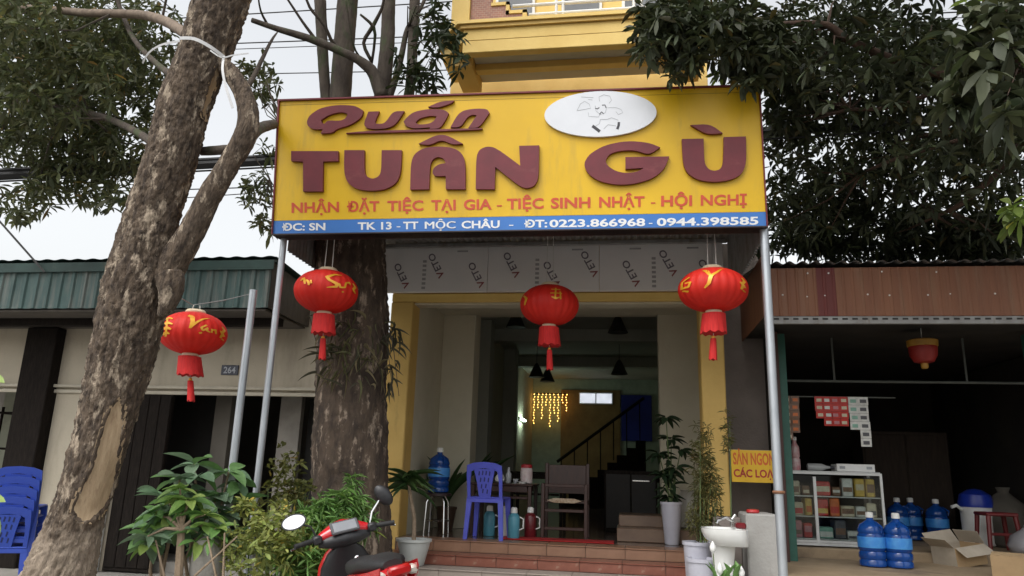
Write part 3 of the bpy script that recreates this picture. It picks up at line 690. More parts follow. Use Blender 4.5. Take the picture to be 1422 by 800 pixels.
mb = MB(); mb.prism([[(FY+.01, 3.10), (FY+.01, 3.62), (11.4, 3.36), (11.4, 3.05)]], 1, lambda y, z, d: Vector((-3.95+.03*d, y, z))); mb.build('gable_board', mat('grey_board', (.11, .095, .08), .8, (.07, .06, .05), 5, stretch=(4, 4, 1)), lh)
part('soffit', mat('dim_soffit_board', (.11, .095, .08), .85, (.08, .07, .06), 4), lh, box=(-12, -3.955, FY+.03, 8.58, 3.06, 3.085))
part('soffit_beam', DARKW, lh, box=(-12, -3.96, 7.9, 8.0, 2.97, 3.058))
WY = 8.6
part('upper_wall', BEIGE, lh, box=(-12, -2.96, WY, WY+.2, 2.27, 3.4))
mb = MB(); mb.cbox(-12, -2.97, WY-.035, WY-.002, 2.22, 2.265, b=.006); mb.cbox(-12, -2.97, WY-.06, WY-.002, 2.29, 2.33, b=.006); mb.build('lintel_trim', mat('cream_trim', (.55, .50, .40), .7), lh)
part('pier', BEIGE, lh, box=(-7.27, -6.24, WY+.002, WY+.198, .1, 2.268)); part('pier', BEIGE, lh, box=(-3.30, -2.96, WY+.002, WY+.198, .1, 2.268))
part('timber_post', DARKW, lh, box=(-7.72, -7.28, WY-.16, WY+.15, .1, 3.05), bv=.01)
part('pier', BEIGE, lh, box=(-9.9, -9.0, WY+.002, WY+.198, .1, 2.268))
# folded door leaf, boards
dl = part('door', DARKW, lh, box=(-6.23, -5.62, WY-.02, WY+.04, .12, 2.26))
for i in range(4): part('board', DARKW, dl, box=(-6.21+i*.148, -6.07+i*.148, WY-.035, WY-.021, .16, 2.20), bv=.005)
part('white_post', WHITE, lh, box=(-6.40, -6.27, WY-.14, WY-.02, .1, 1.45), bv=.008)
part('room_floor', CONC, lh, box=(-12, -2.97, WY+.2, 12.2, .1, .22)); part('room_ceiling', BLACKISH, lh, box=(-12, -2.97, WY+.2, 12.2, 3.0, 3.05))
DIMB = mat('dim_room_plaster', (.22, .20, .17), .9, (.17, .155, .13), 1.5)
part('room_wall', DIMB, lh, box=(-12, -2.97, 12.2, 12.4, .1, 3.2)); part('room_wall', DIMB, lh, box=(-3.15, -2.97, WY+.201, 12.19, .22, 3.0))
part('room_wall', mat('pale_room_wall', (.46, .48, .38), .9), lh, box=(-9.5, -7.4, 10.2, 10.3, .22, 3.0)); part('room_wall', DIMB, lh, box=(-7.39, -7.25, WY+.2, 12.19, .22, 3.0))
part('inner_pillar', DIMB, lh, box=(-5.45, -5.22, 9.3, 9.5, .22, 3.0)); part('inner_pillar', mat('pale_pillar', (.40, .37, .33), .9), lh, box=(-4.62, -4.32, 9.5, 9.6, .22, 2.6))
part('doorway_shade', BLACKISH, lh, box=(-6.9, -5.46, 9.6, 9.65, .22, 2.4)); part('doorway_shade', BLACKISH, lh, box=(-4.3, -3.2, 9.7, 9.75, .22, 2.3))  # black sheets painted in for the shade of two open doorways
np_ = thing('number_plate', 'small dark house number plate reading 264 on beige wall', 'plate', tuple(at(319, 520, WY-.01)))
c = at(319, 514, WY-.012); mb = MB(); mb.cbox(c.x-.115, c.x+.115, WY-.014, WY-.003, c.z-.062, c.z+.062, b=.004); mb.build('plate', mat('navy_enamel', (.02, .025, .05), .35), np_)
mb = MB(); put_text(mb, '264', lambda u, v: Vector((c.x-.08+.16*u, WY-.0155, c.z-.038+.076*v)), .02); mb.build('digits', mat('plate_digits', (.45, .47, .52), .5), np_, fix=False)
# things in the left room, dim
t = thing('wall_shelf', 'dark shelf with pots in the room left of the timber post', 'shelf', (-8.3, 9.6, .22))
for z in (.9, 1.5, 2.0): part('board', DARKW, t, box=(-8.9, -7.95, 9.5, 9.9, z, z+.03))
for x in (-8.88, -7.99): part('upright', DARKW, t, box=(x, x+.03, 9.52, 9.55, .22, 2.1))
for i, (x, z) in enumerate(((-8.65, 1.53), (-8.4, 1.53), (-8.2, .93), (-8.62, 2.03), (-8.3, 2.03))):
    mb = MB(); mb.lathe([(.06, 0), (.09, .04), (.09, .15), (.06, .17), (.03, .2)], (x, 9.7, z+.003), 14)
    mb.build('pot', mat('dark_pot%d' % (i % 2), ((.05, .05, .05), (.25, .2, .15))[i % 2], .5), smooth=True, origin=(x, 9.7, z), label=['dark pot at the left of the middle shelf in the left room', 'brown pot right of a dark pot on the middle shelf, left room', 'dark pot alone on the lowest shelf of the left room', 'brown pot at the left of the top shelf, left room', 'dark pot at the right of the top shelf, left room'][i], cat='pot', group='pots on the shelf')

# ------------------------------------------------------------------ shop on the right
RUST = mat('rust_red_sheet', (.225, .092, .045), .6, (.185, .072, .036), 1.6, stretch=(5, 5, .35), dirt=((.23, .13, .075), 2.0, .5, .78, (5, 5, .35)))
RUST2 = mat('maroon_sheet', (.15, .028, .022), .6, (.12, .022, .018), 3, stretch=(5, 5, .35), dirt=((.22, .12, .08), 2.0, .56, .8, (5, 5, .35)))
GLOOM = mat('gloom_black_wall', (.032, .026, .019), .95, (.016, .013, .010), 2)  # gloom of the shop interior is put into this near-black colour
rs = thing('corner_shop', 'dark open shop with rust red corrugated fascia on the right', 'building', (3.5, 8.9, .1))
SY = 7.5; sz0, sz1 = 2.985, 3.475
def ribsheet(a, b, m):
    mb = MB(); n = max(2, round((b-a)/.085))
    for i in range(n):
        x = a+(b-a)*i/n; d = (b-a)/n
        vs = []
        for z in (sz0, sz1): vs += [(x, SY, z), (x+d*.6, SY, z), (x+d*.72, SY-.007, z), (x+d*.88, SY-.007, z), (x+d, SY, z)]
        mb.add(vs, [(i0, i0+1, i0+6, i0+5) for i0 in range(4)])
    mb.build('fascia_sheet', m, rs, fix=False)
sx = [1.37, 1.88, 2.06, 2.85, 3.65, 4.45, 5.3, 6.2]
for i, (a, b) in enumerate(zip(sx, sx[1:])): ribsheet(a, b, RUST2 if i == 1 else RUST)
mb = MB(); mb.box(1.355, 1.369, SY, 9.2, sz0, sz1+.12); mb.build('side_fascia', RUST, rs)
mb = MB(); corr_x(mb, 1.34, 6.3, .125, .016, lambda x, q: ((x, SY-.07, 3.515+q), (x, 12.5, 4.3+q))); mb.build('roof_sheet', GALV_D, rs, smooth='all', fix=False)
mb = MB(); mb.cbox(1.36, 6.2, SY-.01, SY+.03, 2.905, 2.98, b=.004); mb.build('edge_trim', GALV_D, rs)
mb = MB()
for i in range(50): x = 1.45+i*.092; mb.box(x, x+.05, SY-.014, SY-.0105, 2.945, 2.962)
mb.build('trim_slot', BLACKISH, rs, kind='stuff')
mb = MB()
for x, z in ((1.55,3.2),(1.78,3.18),(1.95,3.19),(2.35,3.2),(2.55,3.19),(2.9,3.19),(3.1,3.2),(1.8,3.42),(2.0,3.42),(2.5,3.43),(3.0,3.42),(3.5,3.2)): mb.lathe([(.009, 0), (.009, .004), (.003, .007)], (x, SY-.002, z), 8, Matrix.Rotation(R(90), 3, 'X'))
mb.build('screws', WHITE, rs, kind='stuff')
PLB = mat('grey_brown_plaster', (.24, .205, .185), .9, (.18, .152, .135), 2.2, bump=.3, bscale=40)
part('side_wall', PLB, rs, box=(1.105, 1.60, 8.95, 9.15, .1, 4.2)); 
part('timber_post', mat('dark_red_timber', (.06, .022, .018), .6), rs, box=(1.56, 1.635, 8.30, 8.38, .1, 2.98)); part('green_post', mat('green_post_paint', (.025, .115, .085), .5, (.02, .09, .065), 6), rs, box=(1.655, 1.735, 8.42, 8.50, .1, 2.98))
part('green_post', MATS['green_post_paint'], rs, box=(4.16, 4.25, 8.42, 8.50, .1, 2.98))
part('partition', GLOOM, rs, box=(1.605, 1.65, 8.6, 13, .1, 4.3)); part('back_wall', GLOOM, rs, box=(1.6, 6.4, 13, 13.1, .1, 4.3)); part('partition', GLOOM, rs, box=(6.3, 6.4, 7.6, 12.99, .1, 3.4))
part('ceiling', GLOOM, rs, box=(1.4, 6.29, 7.56, 12.99, 3.02, 3.06)); part('partition', GLOOM, rs, box=(4.9, 5.0, 8.5, 12.99, .1, 3.0))
EARF = mat('worn_cement_floor', (.36, .27, .17), .8, (.27, .20, .125), 3, bump=.2, bscale=30, dirt=((.14, .10, .07), 1.6, .52, .75, (1, 1, 1)))
part('lower_floor', EARF, rs, box=(1.30, 6.29, 7.0, 8.9, .09, .60), bv=.015); part('upper_floor', EARF, rs, box=(1.66, 6.28, 8.903, 12.99, .09, .70), bv=.015)
mb = MB(); mb.tube([(1.66, 8.9, 2.52), (4.9, 8.9, 2.52)], .015, 8); mb.build('rail', mat('dull_pipe', (.10, .11, .10), .5), rs)
mb = MB(); mb.tube([(1.66, 8.8, 2.33), (2.95, 8.8, 2.33)], .008, 8); mb.build('rail', MATS['dull_pipe'], rs)
for x in (2.35, 3.75): mb = MB(); mb.tube([(x, 8.9, 2.52), (x, 8.9, 3.02)], .012, 6); mb.build('rail_hanger', MATS['dull_pipe'], rs)
# yellow banner on the plaster
bnr = thing('paper_banner', 'yellow banner with red lettering on the wall above the sink', 'banner', tuple(at(1040, 668, 8.6)))
b0, b1, b2, b3 = at(1008, 624, 8.3), at(1064, 622, 8.3), at(1066, 667, 8.3), at(1010, 669, 8.3)
bx0, bx1, bzt, bzb = 1.10, 1.555, b0.z, b3.z
mb = MB(); mb.cbox(bx0, bx1, 8.365, 8.371, bzb, bzt, b=.002); mb.build('cloth', mat('banner_yellow', (.80, .50, .03), .6, (.72, .43, .025), 4), bnr)
mb = MB(); put_text(mb, 'SẢN NGON', lambda u, v: Vector((bx0+.02+(bx1-bx0-.03)*u, 8.3625, bzb+.185+.115*v)), .03); mb.build('orange_lettering', mat('banner_orange', (.72, .15, .03), .6), bnr, fix=False)
mb = MB(); put_text(mb, 'CÁC LOẠI', lambda u, v: Vector((bx0+.02+(bx1-bx0-.03)*u, 8.3625, bzb+.055+.075*v)), .03); mb.build('red_lettering', mat('banner_red', (.45, .03, .03), .6), bnr, fix=False)
mb = MB(); mb.tube([(bx0-.015, 8.374, bzt-.004), (1.562, 8.374, bzt-.004)], .006, 6); mb.build('top_rod', WHITE, bnr)
# small lantern inside the shop
c = at(1282, 489, 8.3); t = thing('shop_lantern', 'small red cup lantern with yellow cap hanging in the dark shop', 'lantern', (c.x, c.y, c.z-.2))
mb = MB(); mb.lathe([(r_*.8, h_*.8) for r_, h_ in [(.05, -.15), (.12, -.13), (.165, -.05), (.175, .05), (.17, .08)]], c, 24); mb.build('body', mat('dull_red_paper', (.30, .016, .012), .5), t, smooth=True)
mb = MB(); mb.lathe([(r_*.8, h_*.8) for r_, h_ in [(.172, .07), (.185, .075), (.19, .15), (.16, .165), (.06, .17)]], c, 24); mb.build('cap', mat('dull_yellow_paper', (.42, .22, .03), .5), t, smooth=True)
mb = MB(); mb.lathe([(r_*.8, h_*.8) for r_, h_ in [(.035, -.22), (.045, -.20), (.045, -.151)]], c, 16); mb.build('foot', MATS['dull_yellow_paper'], t)
mb = MB(); mb.tube([c+Vector((0, 0, .13)), (c.x, c.y, 3.02)], .004, 6); mb.build('cord', STRING, t)

# display case
ALU = mat('aluminium_frame', (.66, .67, .66), .35, (.58, .59, .58), 8, metal=.3)
X0, X1, XM, Y0, Y1, Z0, Z1 = 1.80, 2.80, 2.09, 9.05, 9.50, .76, 1.47
case = thing('display_case', 'aluminium framed glass display case full of packets in the shop', 'display case', ((X0+X1)/2, 9.3, .70))
def bar(a, b, r=.013, nm='frame_bar', m=ALU, par=case):
    mb = MB(); mb.box(min(a[0], b[0])-r, max(a[0], b[0])+r, min(a[1], b[1])-r, max(a[1], b[1])+r, min(a[2], b[2])-r, max(a[2], b[2])+r); return mb.build(nm, m, par)
for x in (X0, X1):
    for y in (Y0, Y1): bar((x, y, .70+.013), (x, y, Z1+.0))
bar((XM, Y0-.001, Z0), (XM, Y0-.001, Z1-.03), .016)
for z in (Z0, Z1+.026):
    for y in (Y0, Y1): bar((X0, y, z), (X1, y, z), .0128)
    for x in (X0, X1): bar((x, Y0+.027, z), (x, Y1-.027, z), .0126)
bar((X0+.014, Y0-.003, Z0-.03), (X1-.014, Y0-.003, Z0-.03), .014)
SHZ = (Z0+.016, Z0+.255, Z0+.475)
for i, z in enumerate(SHZ): mb = MB(); mb.cbox(X0+.014, X1-.014, Y0+.014, Y1-.014, z, z+.012, b=.002); mb.build('shelf', ALU, case)
mb = MB(); mb.cbox(X0, X1, Y0, Y1, Z1+.04, Z1+.05, b=.002); mb.build('top_board', ALU, case)
for a, b in ((X0+.015, XM-.017), (XM+.017, X1-.015)): mb = MB(); mb.box(a, b, Y0-.002, Y0+.002, Z0+.015, Z1-.002); mb.build('pane', glass_mat(), case)
mb = MB(); mb.box(X1-.002, X1+.002, Y0+.015, Y1-.015, Z0+.015, Z1-.002); mb.build('pane', glass_mat(), case)
COL = dict(red=(.55, .03, .02), orange=(.65, .16, .03), yellow=(.70, .48, .10), cream=(.66, .58, .42), white=(.70, .70, .66), green=(.25, .48, .38), brown=(.22, .12, .07), pink=(.55, .22, .24), grey=(.10, .10, .11))
SHN = ('bottom', 'middle', 'top')
goods = [ # shelf, x0, width, height, colour, band
 (2, 1.83, .13, .16, 'cream', 'brown'), (2, 1.97, .09, .10, 'brown', 'cream'), (2, 2.12, .17, .14, 'red', 'cream'), (2, 2.30, .10, .09, 'brown', 'white'), (2, 2.41, .12, .19, 'white', 'brown'), (2, 2.54, .11, .20, 'yellow', 'cream'), (2, 2.66, .10, .18, 'yellow', 'brown'),
 (1, 1.83, .15, .13, 'cream', 'red'), (1, 1.99, .08, .16, 'yellow', 'orange'), (1, 2.12, .13, .19, 'red', 'yellow'), (1, 2.26, .11, .20, 'orange', 'red'), (1, 2.38, .15, .12, 'cream', 'brown'), (1, 2.54, .11, .10, 'white', 'brown'), (1, 2.66, .11, .13, 'cream', 'grey'),
 (0, 1.83, .12, .17, 'pink', 'brown'), (0, 1.96, .10, .15, 'red', 'pink'), (0, 2.12, .16, .11, 'green', 'white'), (0, 2.29, .13, .18, 'grey', 'brown'), (0, 2.43, .14, .08, 'white', 'grey'), (0, 2.58, .10, .17, 'grey', 'white'), (0, 2.69, .09, .18, 'pink', 'red')]
def goods_mat(n): return mat('packet_'+n, COL[n], .4, tuple(v*.75 for v in COL[n]), 18)
side_word = {}
for s, x, wd, h, col, bd in goods:
    z = SHZ[s]+.013; y = Y0+.04+random.uniform(0, .04); pos = 'left side of case' if x < XM else 'right side of case'
    row = [g for g in goods if g[0] == s and (g[1] < XM) == (x < XM)]; idx = row.index((s, x, wd, h, col, bd)); ordn = ('leftmost', 'second from left', 'third from left', 'fourth from left', 'rightmost')[idx if idx < len(row)-1 or len(row) == 1 else 4]
    t = thing('packet', f'{col} packet with {bd} band, {ordn} on {SHN[s]} shelf, {pos}', 'packet', (x+wd/2, y+.08, z), 'packets in the display case')
    h *= random.uniform(.98, 1.2); h = min(h, .2); JM = Matrix.Translation((x+wd/2, y+.08, 0)) @ Matrix.Rotation(R(random.uniform(-7, 7)), 4, 'Z') @ Matrix.Translation((-x-wd/2, -y-.08, 0))
    mb = MB(); mb.cbox(x-.002, x+wd-.008, y, y+.16, z, z+h, b=.012, mtx=JM); mb.build('wrapper', goods_mat(col), t, smooth=True)
    lo_ = random.uniform(.12, .4)
    mb = MB(); mb.cbox(x+.006, x+wd-.018, y-.002, y+.001, z+h*lo_, z+h*(lo_+random.uniform(.25, .5)), b=.001, mtx=JM); mb.build('printed_band', goods_mat(bd), t)
zt = Z1+.053
t = thing('carton', 'flat white carton lying on top of the display case', 'carton', (2.57, 9.25, zt)); part('box', WHITE, t, box=(2.37, 2.78, 9.15, 9.4, zt, zt+.085)); part('printed_end', INKG, t, box=(2.40, 2.46, 9.147, 9.152, zt+.03, zt+.06), bv=.001); part('printed_end', INKG, t, box=(2.69, 2.75, 9.147, 9.152, zt+.03, zt+.06), bv=.001)
t = thing('lying_bottle', 'pale bottle lying on its side on the display case', 'bottle', (2.2, 9.25, zt)); mb = MB(); mb.lathe([(.035, 0), (.042, .01), (.042, .16), (.02, .21), (.014, .25)], (2.07, 9.25, zt+.042), 16, Matrix.Rotation(R(90), 3, 'Y')); mb.build('glass', mat('pale_bottle', (.45, .46, .45), .2), t, smooth=True); mb = MB(); mb.lathe([(.017, .25), (.017, .29), (.012, .3)], (2.07, 9.25, zt+.042), 12, Matrix.Rotation(R(90), 3, 'Y')); mb.build('cap', INK, t)
t = thing('standing_bottle', 'tall pink and white bottle standing on the display case', 'bottle', (1.93, 9.2, zt)); mb = MB(); mb.lathe([(.05, 0), (.055, .02), (.055, .12), (.045, .14), (.055, .16), (.05, .26), (.025, .31), (.022, .34)], (1.93, 9.2, zt), 18); mb.build('glass', mat('pink_bottle', (.52, .20, .22), .3, (.6, .5, .48), 12), t, smooth=True); mb = MB(); mb.lathe([(.028, .34), (.028, .375), (.02, .38)], (1.93, 9.2, zt), 12); mb.build('cap', WHITE, t)
t = thing('biscuit_tin', 'greenish tin at the left end of the display case top', 'tin', (1.84, 9.36, zt)); mb = MB(); mb.lathe([(.07, 0), (.075, .01), (.075, .2), (.07, .21)], (1.84, 9.36, zt), 20); mb.build('can', mat('dull_green_tin', (.10, .20, .14), .4), t, smooth=True); mb = MB(); mb.lathe([(.078, .211), (.078, .235), (.06, .24)], (1.84, 9.36, zt), 20); mb.build('lid', STEEL, t, smooth=True)
# strips of sachets on the rail
def strip_of(px, n, wpx, col, col2, label, hpx=9):
    p = at(px, 541, 8.78); wd = wpx/1027*9.3; h = hpx/1027*9.3
    t = thing('sachet_strip', label, 'sachets', (p.x, 8.78, p.z-n*h), 'sachet strips on the rail')
    for i in range(n):
        z1 = 2.33-i*h; mb = MB(); o = random.uniform(-.006, .006)
        mb.prism([[(p.x-wd/2+o, z1-h+.003), (p.x+wd/2+o, z1-h+.003), (p.x+wd/2+o, z1), (p.x-wd/2+o, z1)]], 1, lambda x, z, d: Vector((x, 8.78-.012*d*(1 if True else 0)+.004*math.sin(z*60), z)))
        sc = mb.build('sachet', goods_mat(col), t)
        mb = MB(); mb.cbox(p.x-wd*.3+o, p.x+wd*.3+o, 8.762, 8.7665, z1-h*.72, z1-h*.3, b=.001); mb.build('print', goods_mat(col2), sc)
strip_of(1091, 6, 10, 'brown', 'cream', 'brown sachet strip nearest the white post', 9); strip_of(1102, 5, 10, 'brown', 'orange', 'brown sachet strip beside the one nearest the post', 9)
for i, x in enumerate((1136, 1147, 1158, 1169)): strip_of(x, (3, 4, 4, 4)[i], 10, 'red', ('cream', 'white', 'pink', 'cream')[i], ('leftmost of four red sachet strips on the shop rail', 'second from left of four red sachet strips', 'third from left of four red sachet strips', 'rightmost of four red sachet strips, beside a white one')[i], 9)
strip_of(1183, 4, 11, 'white', 'green', 'shorter white sachet strip beside the red strips', 10); strip_of(1196, 6, 12, 'white', 'grey', 'longest white sachet strip at the right end of the row', 10)

# dim cupboard and sacks at the back of the shop
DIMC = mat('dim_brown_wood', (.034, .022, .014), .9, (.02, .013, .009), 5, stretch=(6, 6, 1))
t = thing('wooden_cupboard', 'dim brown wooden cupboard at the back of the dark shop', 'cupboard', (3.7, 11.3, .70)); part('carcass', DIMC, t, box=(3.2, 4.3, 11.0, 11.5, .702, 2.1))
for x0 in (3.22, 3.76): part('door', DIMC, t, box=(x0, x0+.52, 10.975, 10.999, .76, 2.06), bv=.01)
for i, (x, y, s_) in enumerate(((2.95, 10.7, 1.0), (4.55, 10.2, .9))):
    mb = MB(); mb.lathe([(.2*s_, 0), (.26*s_, .05), (.28*s_, .3), (.25*s_, .5), (.12*s_, .6), (.07*s_, .64), (.1*s_, .7)], (x, y, .702), 20); mb.v = [(a+.03*noise.noise(Vector((a*6, b*6, c_*6))), b+.03*noise.noise(Vector((a*6+5, b*6, c_*6))), c_) for a, b, c_ in mb.v]
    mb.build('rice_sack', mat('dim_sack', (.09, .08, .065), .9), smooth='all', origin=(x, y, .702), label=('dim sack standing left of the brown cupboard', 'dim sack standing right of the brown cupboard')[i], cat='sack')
# water bottles
BLUEW = mat('blue_bottle_plastic', (.015, .10, .42), .12, (.01, .07, .33), 5, trans=.35)
BLUEL = mat('bottle_label_blue', (.03, .20, .62), .4, (.07, .30, .68), 14)
def jug(x, y, z, label, s=1.0, rot=0, group='blue water jugs'):
    t = thing('water_jug', label, 'water jug', (x, y, z), group)
    mb = MB(); pr = [(.11, 0), (.128, .012), (.13, .05), (.118, .07), (.13, .09), (.13, .13), (.118, .15), (.13, .17), (.13, .30), (.12, .32), (.128, .34), (.11, .40), (.045, .445), (.033, .455), (.033, .485)]
    mb.lathe([(r*s, h*s) for r, h in pr], (x, y, z), 28); mb.build('bottle', BLUEW, t, smooth=True)
    mb = MB(); mb.lathe([(.1312*s, .185*s), (.1318*s, .19*s), (.1318*s, .285*s), (.1312*s, .29*s)], (x, y, z), 28); mb.build('paper_label', BLUEL, t, smooth=True)
    mb = MB(); mb.lathe([(.038*s, .475*s), (.039*s, .48*s), (.037*s, .525*s), (.02*s, .53*s)], (x, y, z), 16); mb.build('cap', WHITE, t, smooth=True)
    mb = MB(); a = rot; mb.tube([Vector((x, y, z))+Vector((math.cos(a)*.13*s, math.sin(a)*.13*s, .33*s)), Vector((x, y, z))+Vector((math.cos(a)*.15*s, math.sin(a)*.15*s, .385*s)), Vector((x, y, z))+Vector((math.cos(a)*.07*s, math.sin(a)*.07*s, .43*s))], .012*s, 8); mb.build('handle', BLUEW, t, smooth=True)
p = atz(1213, 787, .60); jug(p.x, p.y, .602, 'blue water jug beside the display case, left of the front pair', .98, R(-60)); p = atz(1250, 789, .60); jug(p.x, p.y, .602, 'blue water jug on the shop floor, right of the front pair', .98, R(-100))
jug(3.45, 10.6, .702, 'dim blue water jug at the back, left of three'); jug(3.68, 10.8, .702, 'dim blue water jug at the back, middle of three'); jug(3.88, 10.5, .702, 'dim blue water jug at the back, right of three')
# cardboard boxes
CARD = mat('cardboard', (.42, .29, .155), .85, (.35, .24, .13), 5, bump=.1, bscale=30); CARDI = mat('cardboard_inside', (.46, .40, .32), .85, (.38, .33, .26), 6)
def carton(c, L_, W_, H_, rz, label, open_=True, tilt=(0, 0)):
    t = thing('cardboard_box', label, 'box', tuple(c)); M_ = Matrix.Translation(c) @ Matrix.Rotation(rz, 4, 'Z') @ Matrix.Rotation(tilt[0], 4, 'X') @ Matrix.Rotation(tilt[1], 4, 'Y')
    def pan(nm, b, m): mb = MB(); mb.cbox(*b, b=.002, mtx=M_); mb.build(nm, m, t)
    e = .006
    pan('bottom', (-L_/2+e, L_/2-e, -W_/2+e, W_/2-e, 0, e), CARD)
    pan('side', (-L_/2, L_/2, -W_/2, -W_/2+e, 0, H_), CARD); pan('side', (-L_/2, L_/2, W_/2-e, W_/2, 0, H_), CARDI); pan('side', (-L_/2, -L_/2+e, -W_/2+e, W_/2-e, 0, H_), CARDI); pan('side', (L_/2-e, L_/2, -W_/2+e, W_/2-e, 0, H_), CARD)
    def flap(axis, sgn, ang):
        mb = MB()
        if axis == 'x': N_ = M_ @ Matrix.Translation((0, sgn*W_/2, H_+.001)) @ Matrix.Rotation(sgn*ang, 4, 'X'); mb.cbox(-L_/2+.004, L_/2-.004, min(0, -sgn*W_*.48), max(0, -sgn*W_*.48), 0, .005, b=.001, mtx=N_)
        else: N_ = M_ @ Matrix.Translation((sgn*L_/2, 0, H_+.001)) @ Matrix.Rotation(-sgn*ang, 4, 'Y'); mb.cbox(min(0, -sgn*L_*.35), max(0, -sgn*L_*.35), -W_/2+.004, W_/2-.004, 0, .005, b=.001, mtx=N_)
        mb.build('flap', CARDI if open_ else CARD, t)
    if open_: flap('x', 1, R(-125)); flap('x', -1, R(-215)); flap('y', -1, R(-140)); flap('y', 1, R(-60))
    else: flap('x', 1, R(-2)); flap('x', -1, R(-7))
p = atz(1340, 786, .60); carton(Vector((p.x, p.y+.1, .604)), .42, .30, .20, R(28), 'open cardboard box tilted with flaps up on the shop floor', True, (R(0), R(-6)))
p = atz(1402, 800, .60); carton(Vector((p.x+.03, p.y-.15, .604)), .42, .32, .19, R(-28), 'closed cardboard box at the lower right corner', False)
# stool with a white tub and blue lid behind the boxes
PRED_ = mat('dark_red_plastic', (.17, .02, .02), .4); x, y, z = 4.18, 9.6, .702
t = thing('plastic_stool', 'dark red plastic stool behind the cardboard boxes', 'stool', (x, y, z)); mb = MB(); mb.cbox(x-.17, x+.17, y-.17, y+.17, z+.38, z+.42, b=.012); mb.build('seat', PRED_, t)
for sx_ in (-1, 1):
    for sy_ in (-1, 1): mb = MB(); mb.tube([(x+sx_*.17, y+sy_*.17, z), (x+sx_*.14, y+sy_*.14, z+.385)], [.022, .028], 8); mb.build('leg', PRED_, t)
mb = MB(); mb.cbox(x-.15, x+.15, y-.155, y-.14, z+.17, z+.20, b=.004); mb.build('brace', PRED_, t)
y = 10.2; x = at(1359, 735, y).x; t = thing('plastic_tub', 'white tub with blue lid behind the open cardboard box', 'tub', (x, y, .702)); mb = MB(); mb.lathe([(.14, 0), (.17, .02), (.18, .44), (.185, .46)], (x, y, .702), 28); mb.build('body', WHITE, t, smooth=True)
mb = MB(); mb.lathe([(.19, .455), (.195, .50), (.17, .60), (.08, .66), (0.0, .67)], (x, y, .702), 28); mb.build('lid', mat('blue_lid', (.015, .04, .36), .35), t, smooth=True)
mb = MB(); mb.tube([(x-.18, y-.05, 1.12), (x-.26, y-.09, 1.17), (x-.32, y-.1, 1.15)], .02, 8); mb.build('spout', WHITE, t, smooth=True)
x, y = 4.25, 9.0; mb = MB(); vs = []
pr = [(.02, 0), (.2, .02), (.23, .10), (.19, .20), (.10, .27), (.05, .33), (.07, .37)]
mb.lathe(pr, (x, y, .702), 22); mb.v = [(a+.03*noise.noise(Vector((a*9, b*9, c_*9))), b+.03*noise.noise(Vector((a*9+5, b*9, c_*9))), c_) for a, b, c_ in mb.v]
mb.build('plastic_sack', mat('grey_sack', (.35, .34, .36), .5), smooth='all', origin=(x, y, .702), label='pale crumpled sack at the right edge of the shop floor', cat='sack')

# ------------------------------------------------------------------ furniture in the hall
def chair(M_, m, label, group):
    loc = M_.translation; t = thing('plastic_chair', label, 'chair', tuple(loc), group)
    def P(x, y, z): return M_ @ Vector((x, y, z))
    mb = MB(); mb.cbox(-.205, .205, -.20, .20, .435, .455, b=.008, mtx=M_); mb.cbox(-.20, .20, -.197, -.185, .395, .436, b=.004, mtx=M_); mb.cbox(-.20, .20, .185, .197, .395, .436, b=.004, mtx=M_); mb.build('seat', m, t)
    for sx in (-1, 1):
        for sy in (-1, 1):
            mb = MB(); pts = [(.030, .034), (.026, .030)]
            a, b = Vector((sx*.205, sy*.205, 0)), Vector((sx*.178, sy*.175, .44)); vs = []
            for c, hw in ((a, .022), (b, .030)): vs += [P(c.x-hw, c.y-hw*.6, c.z), P(c.x+hw, c.y-hw*.6, c.z), P(c.x+hw, c.y+hw*.6, c.z), P(c.x-hw, c.y+hw*.6, c.z)]
            mb.add(vs, [(0, 3, 2, 1), (4, 5, 6, 7), (0, 1, 5, 4), (1, 2, 6, 5), (2, 3, 7, 6), (3, 0, 4, 7)]); mb.build('leg', m, t)
    yb = lambda z: -.185-(z-.45)*.20
    def bk(mb, poly, hole=None): mb.prism([poly]+([hole] if hole else []), 1, lambda x, z, d: P(x, yb(z)-.012+.024*d, z))
    mb = MB()
    outer = [(-.20, .44), (-.165, .44), (-.165, .62), (-.15, .73), (-.10, .755), (0, .765), (.10, .755), (.15, .73), (.165, .62), (.165, .44), (.20, .44), (.205, .70), (.20, .795), (.12, .825), (0, .835), (-.12, .825), (-.20, .795), (-.205, .70)]
    bk(mb, outer); fr = mb.build('backrest', m, t)
    mb = MB(); bk(mb, [(-.065, .45), (.065, .45), (.085, .60), (.12, .757), (-.12, .757), (-.085, .60)]); sp = mb.build('splat', m, fr)
    dk = mat(m.name+'_slot_shade', tuple(c*.25 for c in m.node_tree.nodes['Color Ramp'].color_ramp.elements[1].color[:3]), .5)  # slots are solid inlays, their shade painted as darkened chair plastic
    mb = MB()
    for i, (x, z) in enumerate([(-.06, .71), (-.02, .715), (.02, .715), (.06, .71), (-.045, .64), (0, .645), (.045, .64), (-.035, .57), (.015, .575), (-.02, .52), (.03, .515)]):
        mb.prism([[(x-.010, z-.022), (x+.004, z-.026), (x+.012, z+.018), (x-.002, z+.026)]], 1, lambda a, b, d: P(a, yb(b)-.0135+.028*d, b))
    mb.build('slot_shade', dk, sp); return t
LILAC = mat('violet_blue_plastic', (.10, .12, .60), .4, (.085, .10, .52), 5); NAVY = mat('blue_plastic', (.03, .075, .42), .42, (.025, .06, .36), 5)
p = at(677, 747, 8.62)
chair(Matrix.Translation((p.x, 8.62, FZ+.001)) @ Matrix.Rotation(R(-4), 4, 'Z'), LILAC, 'violet blue plastic chair standing in the restaurant doorway', 'plastic chairs')
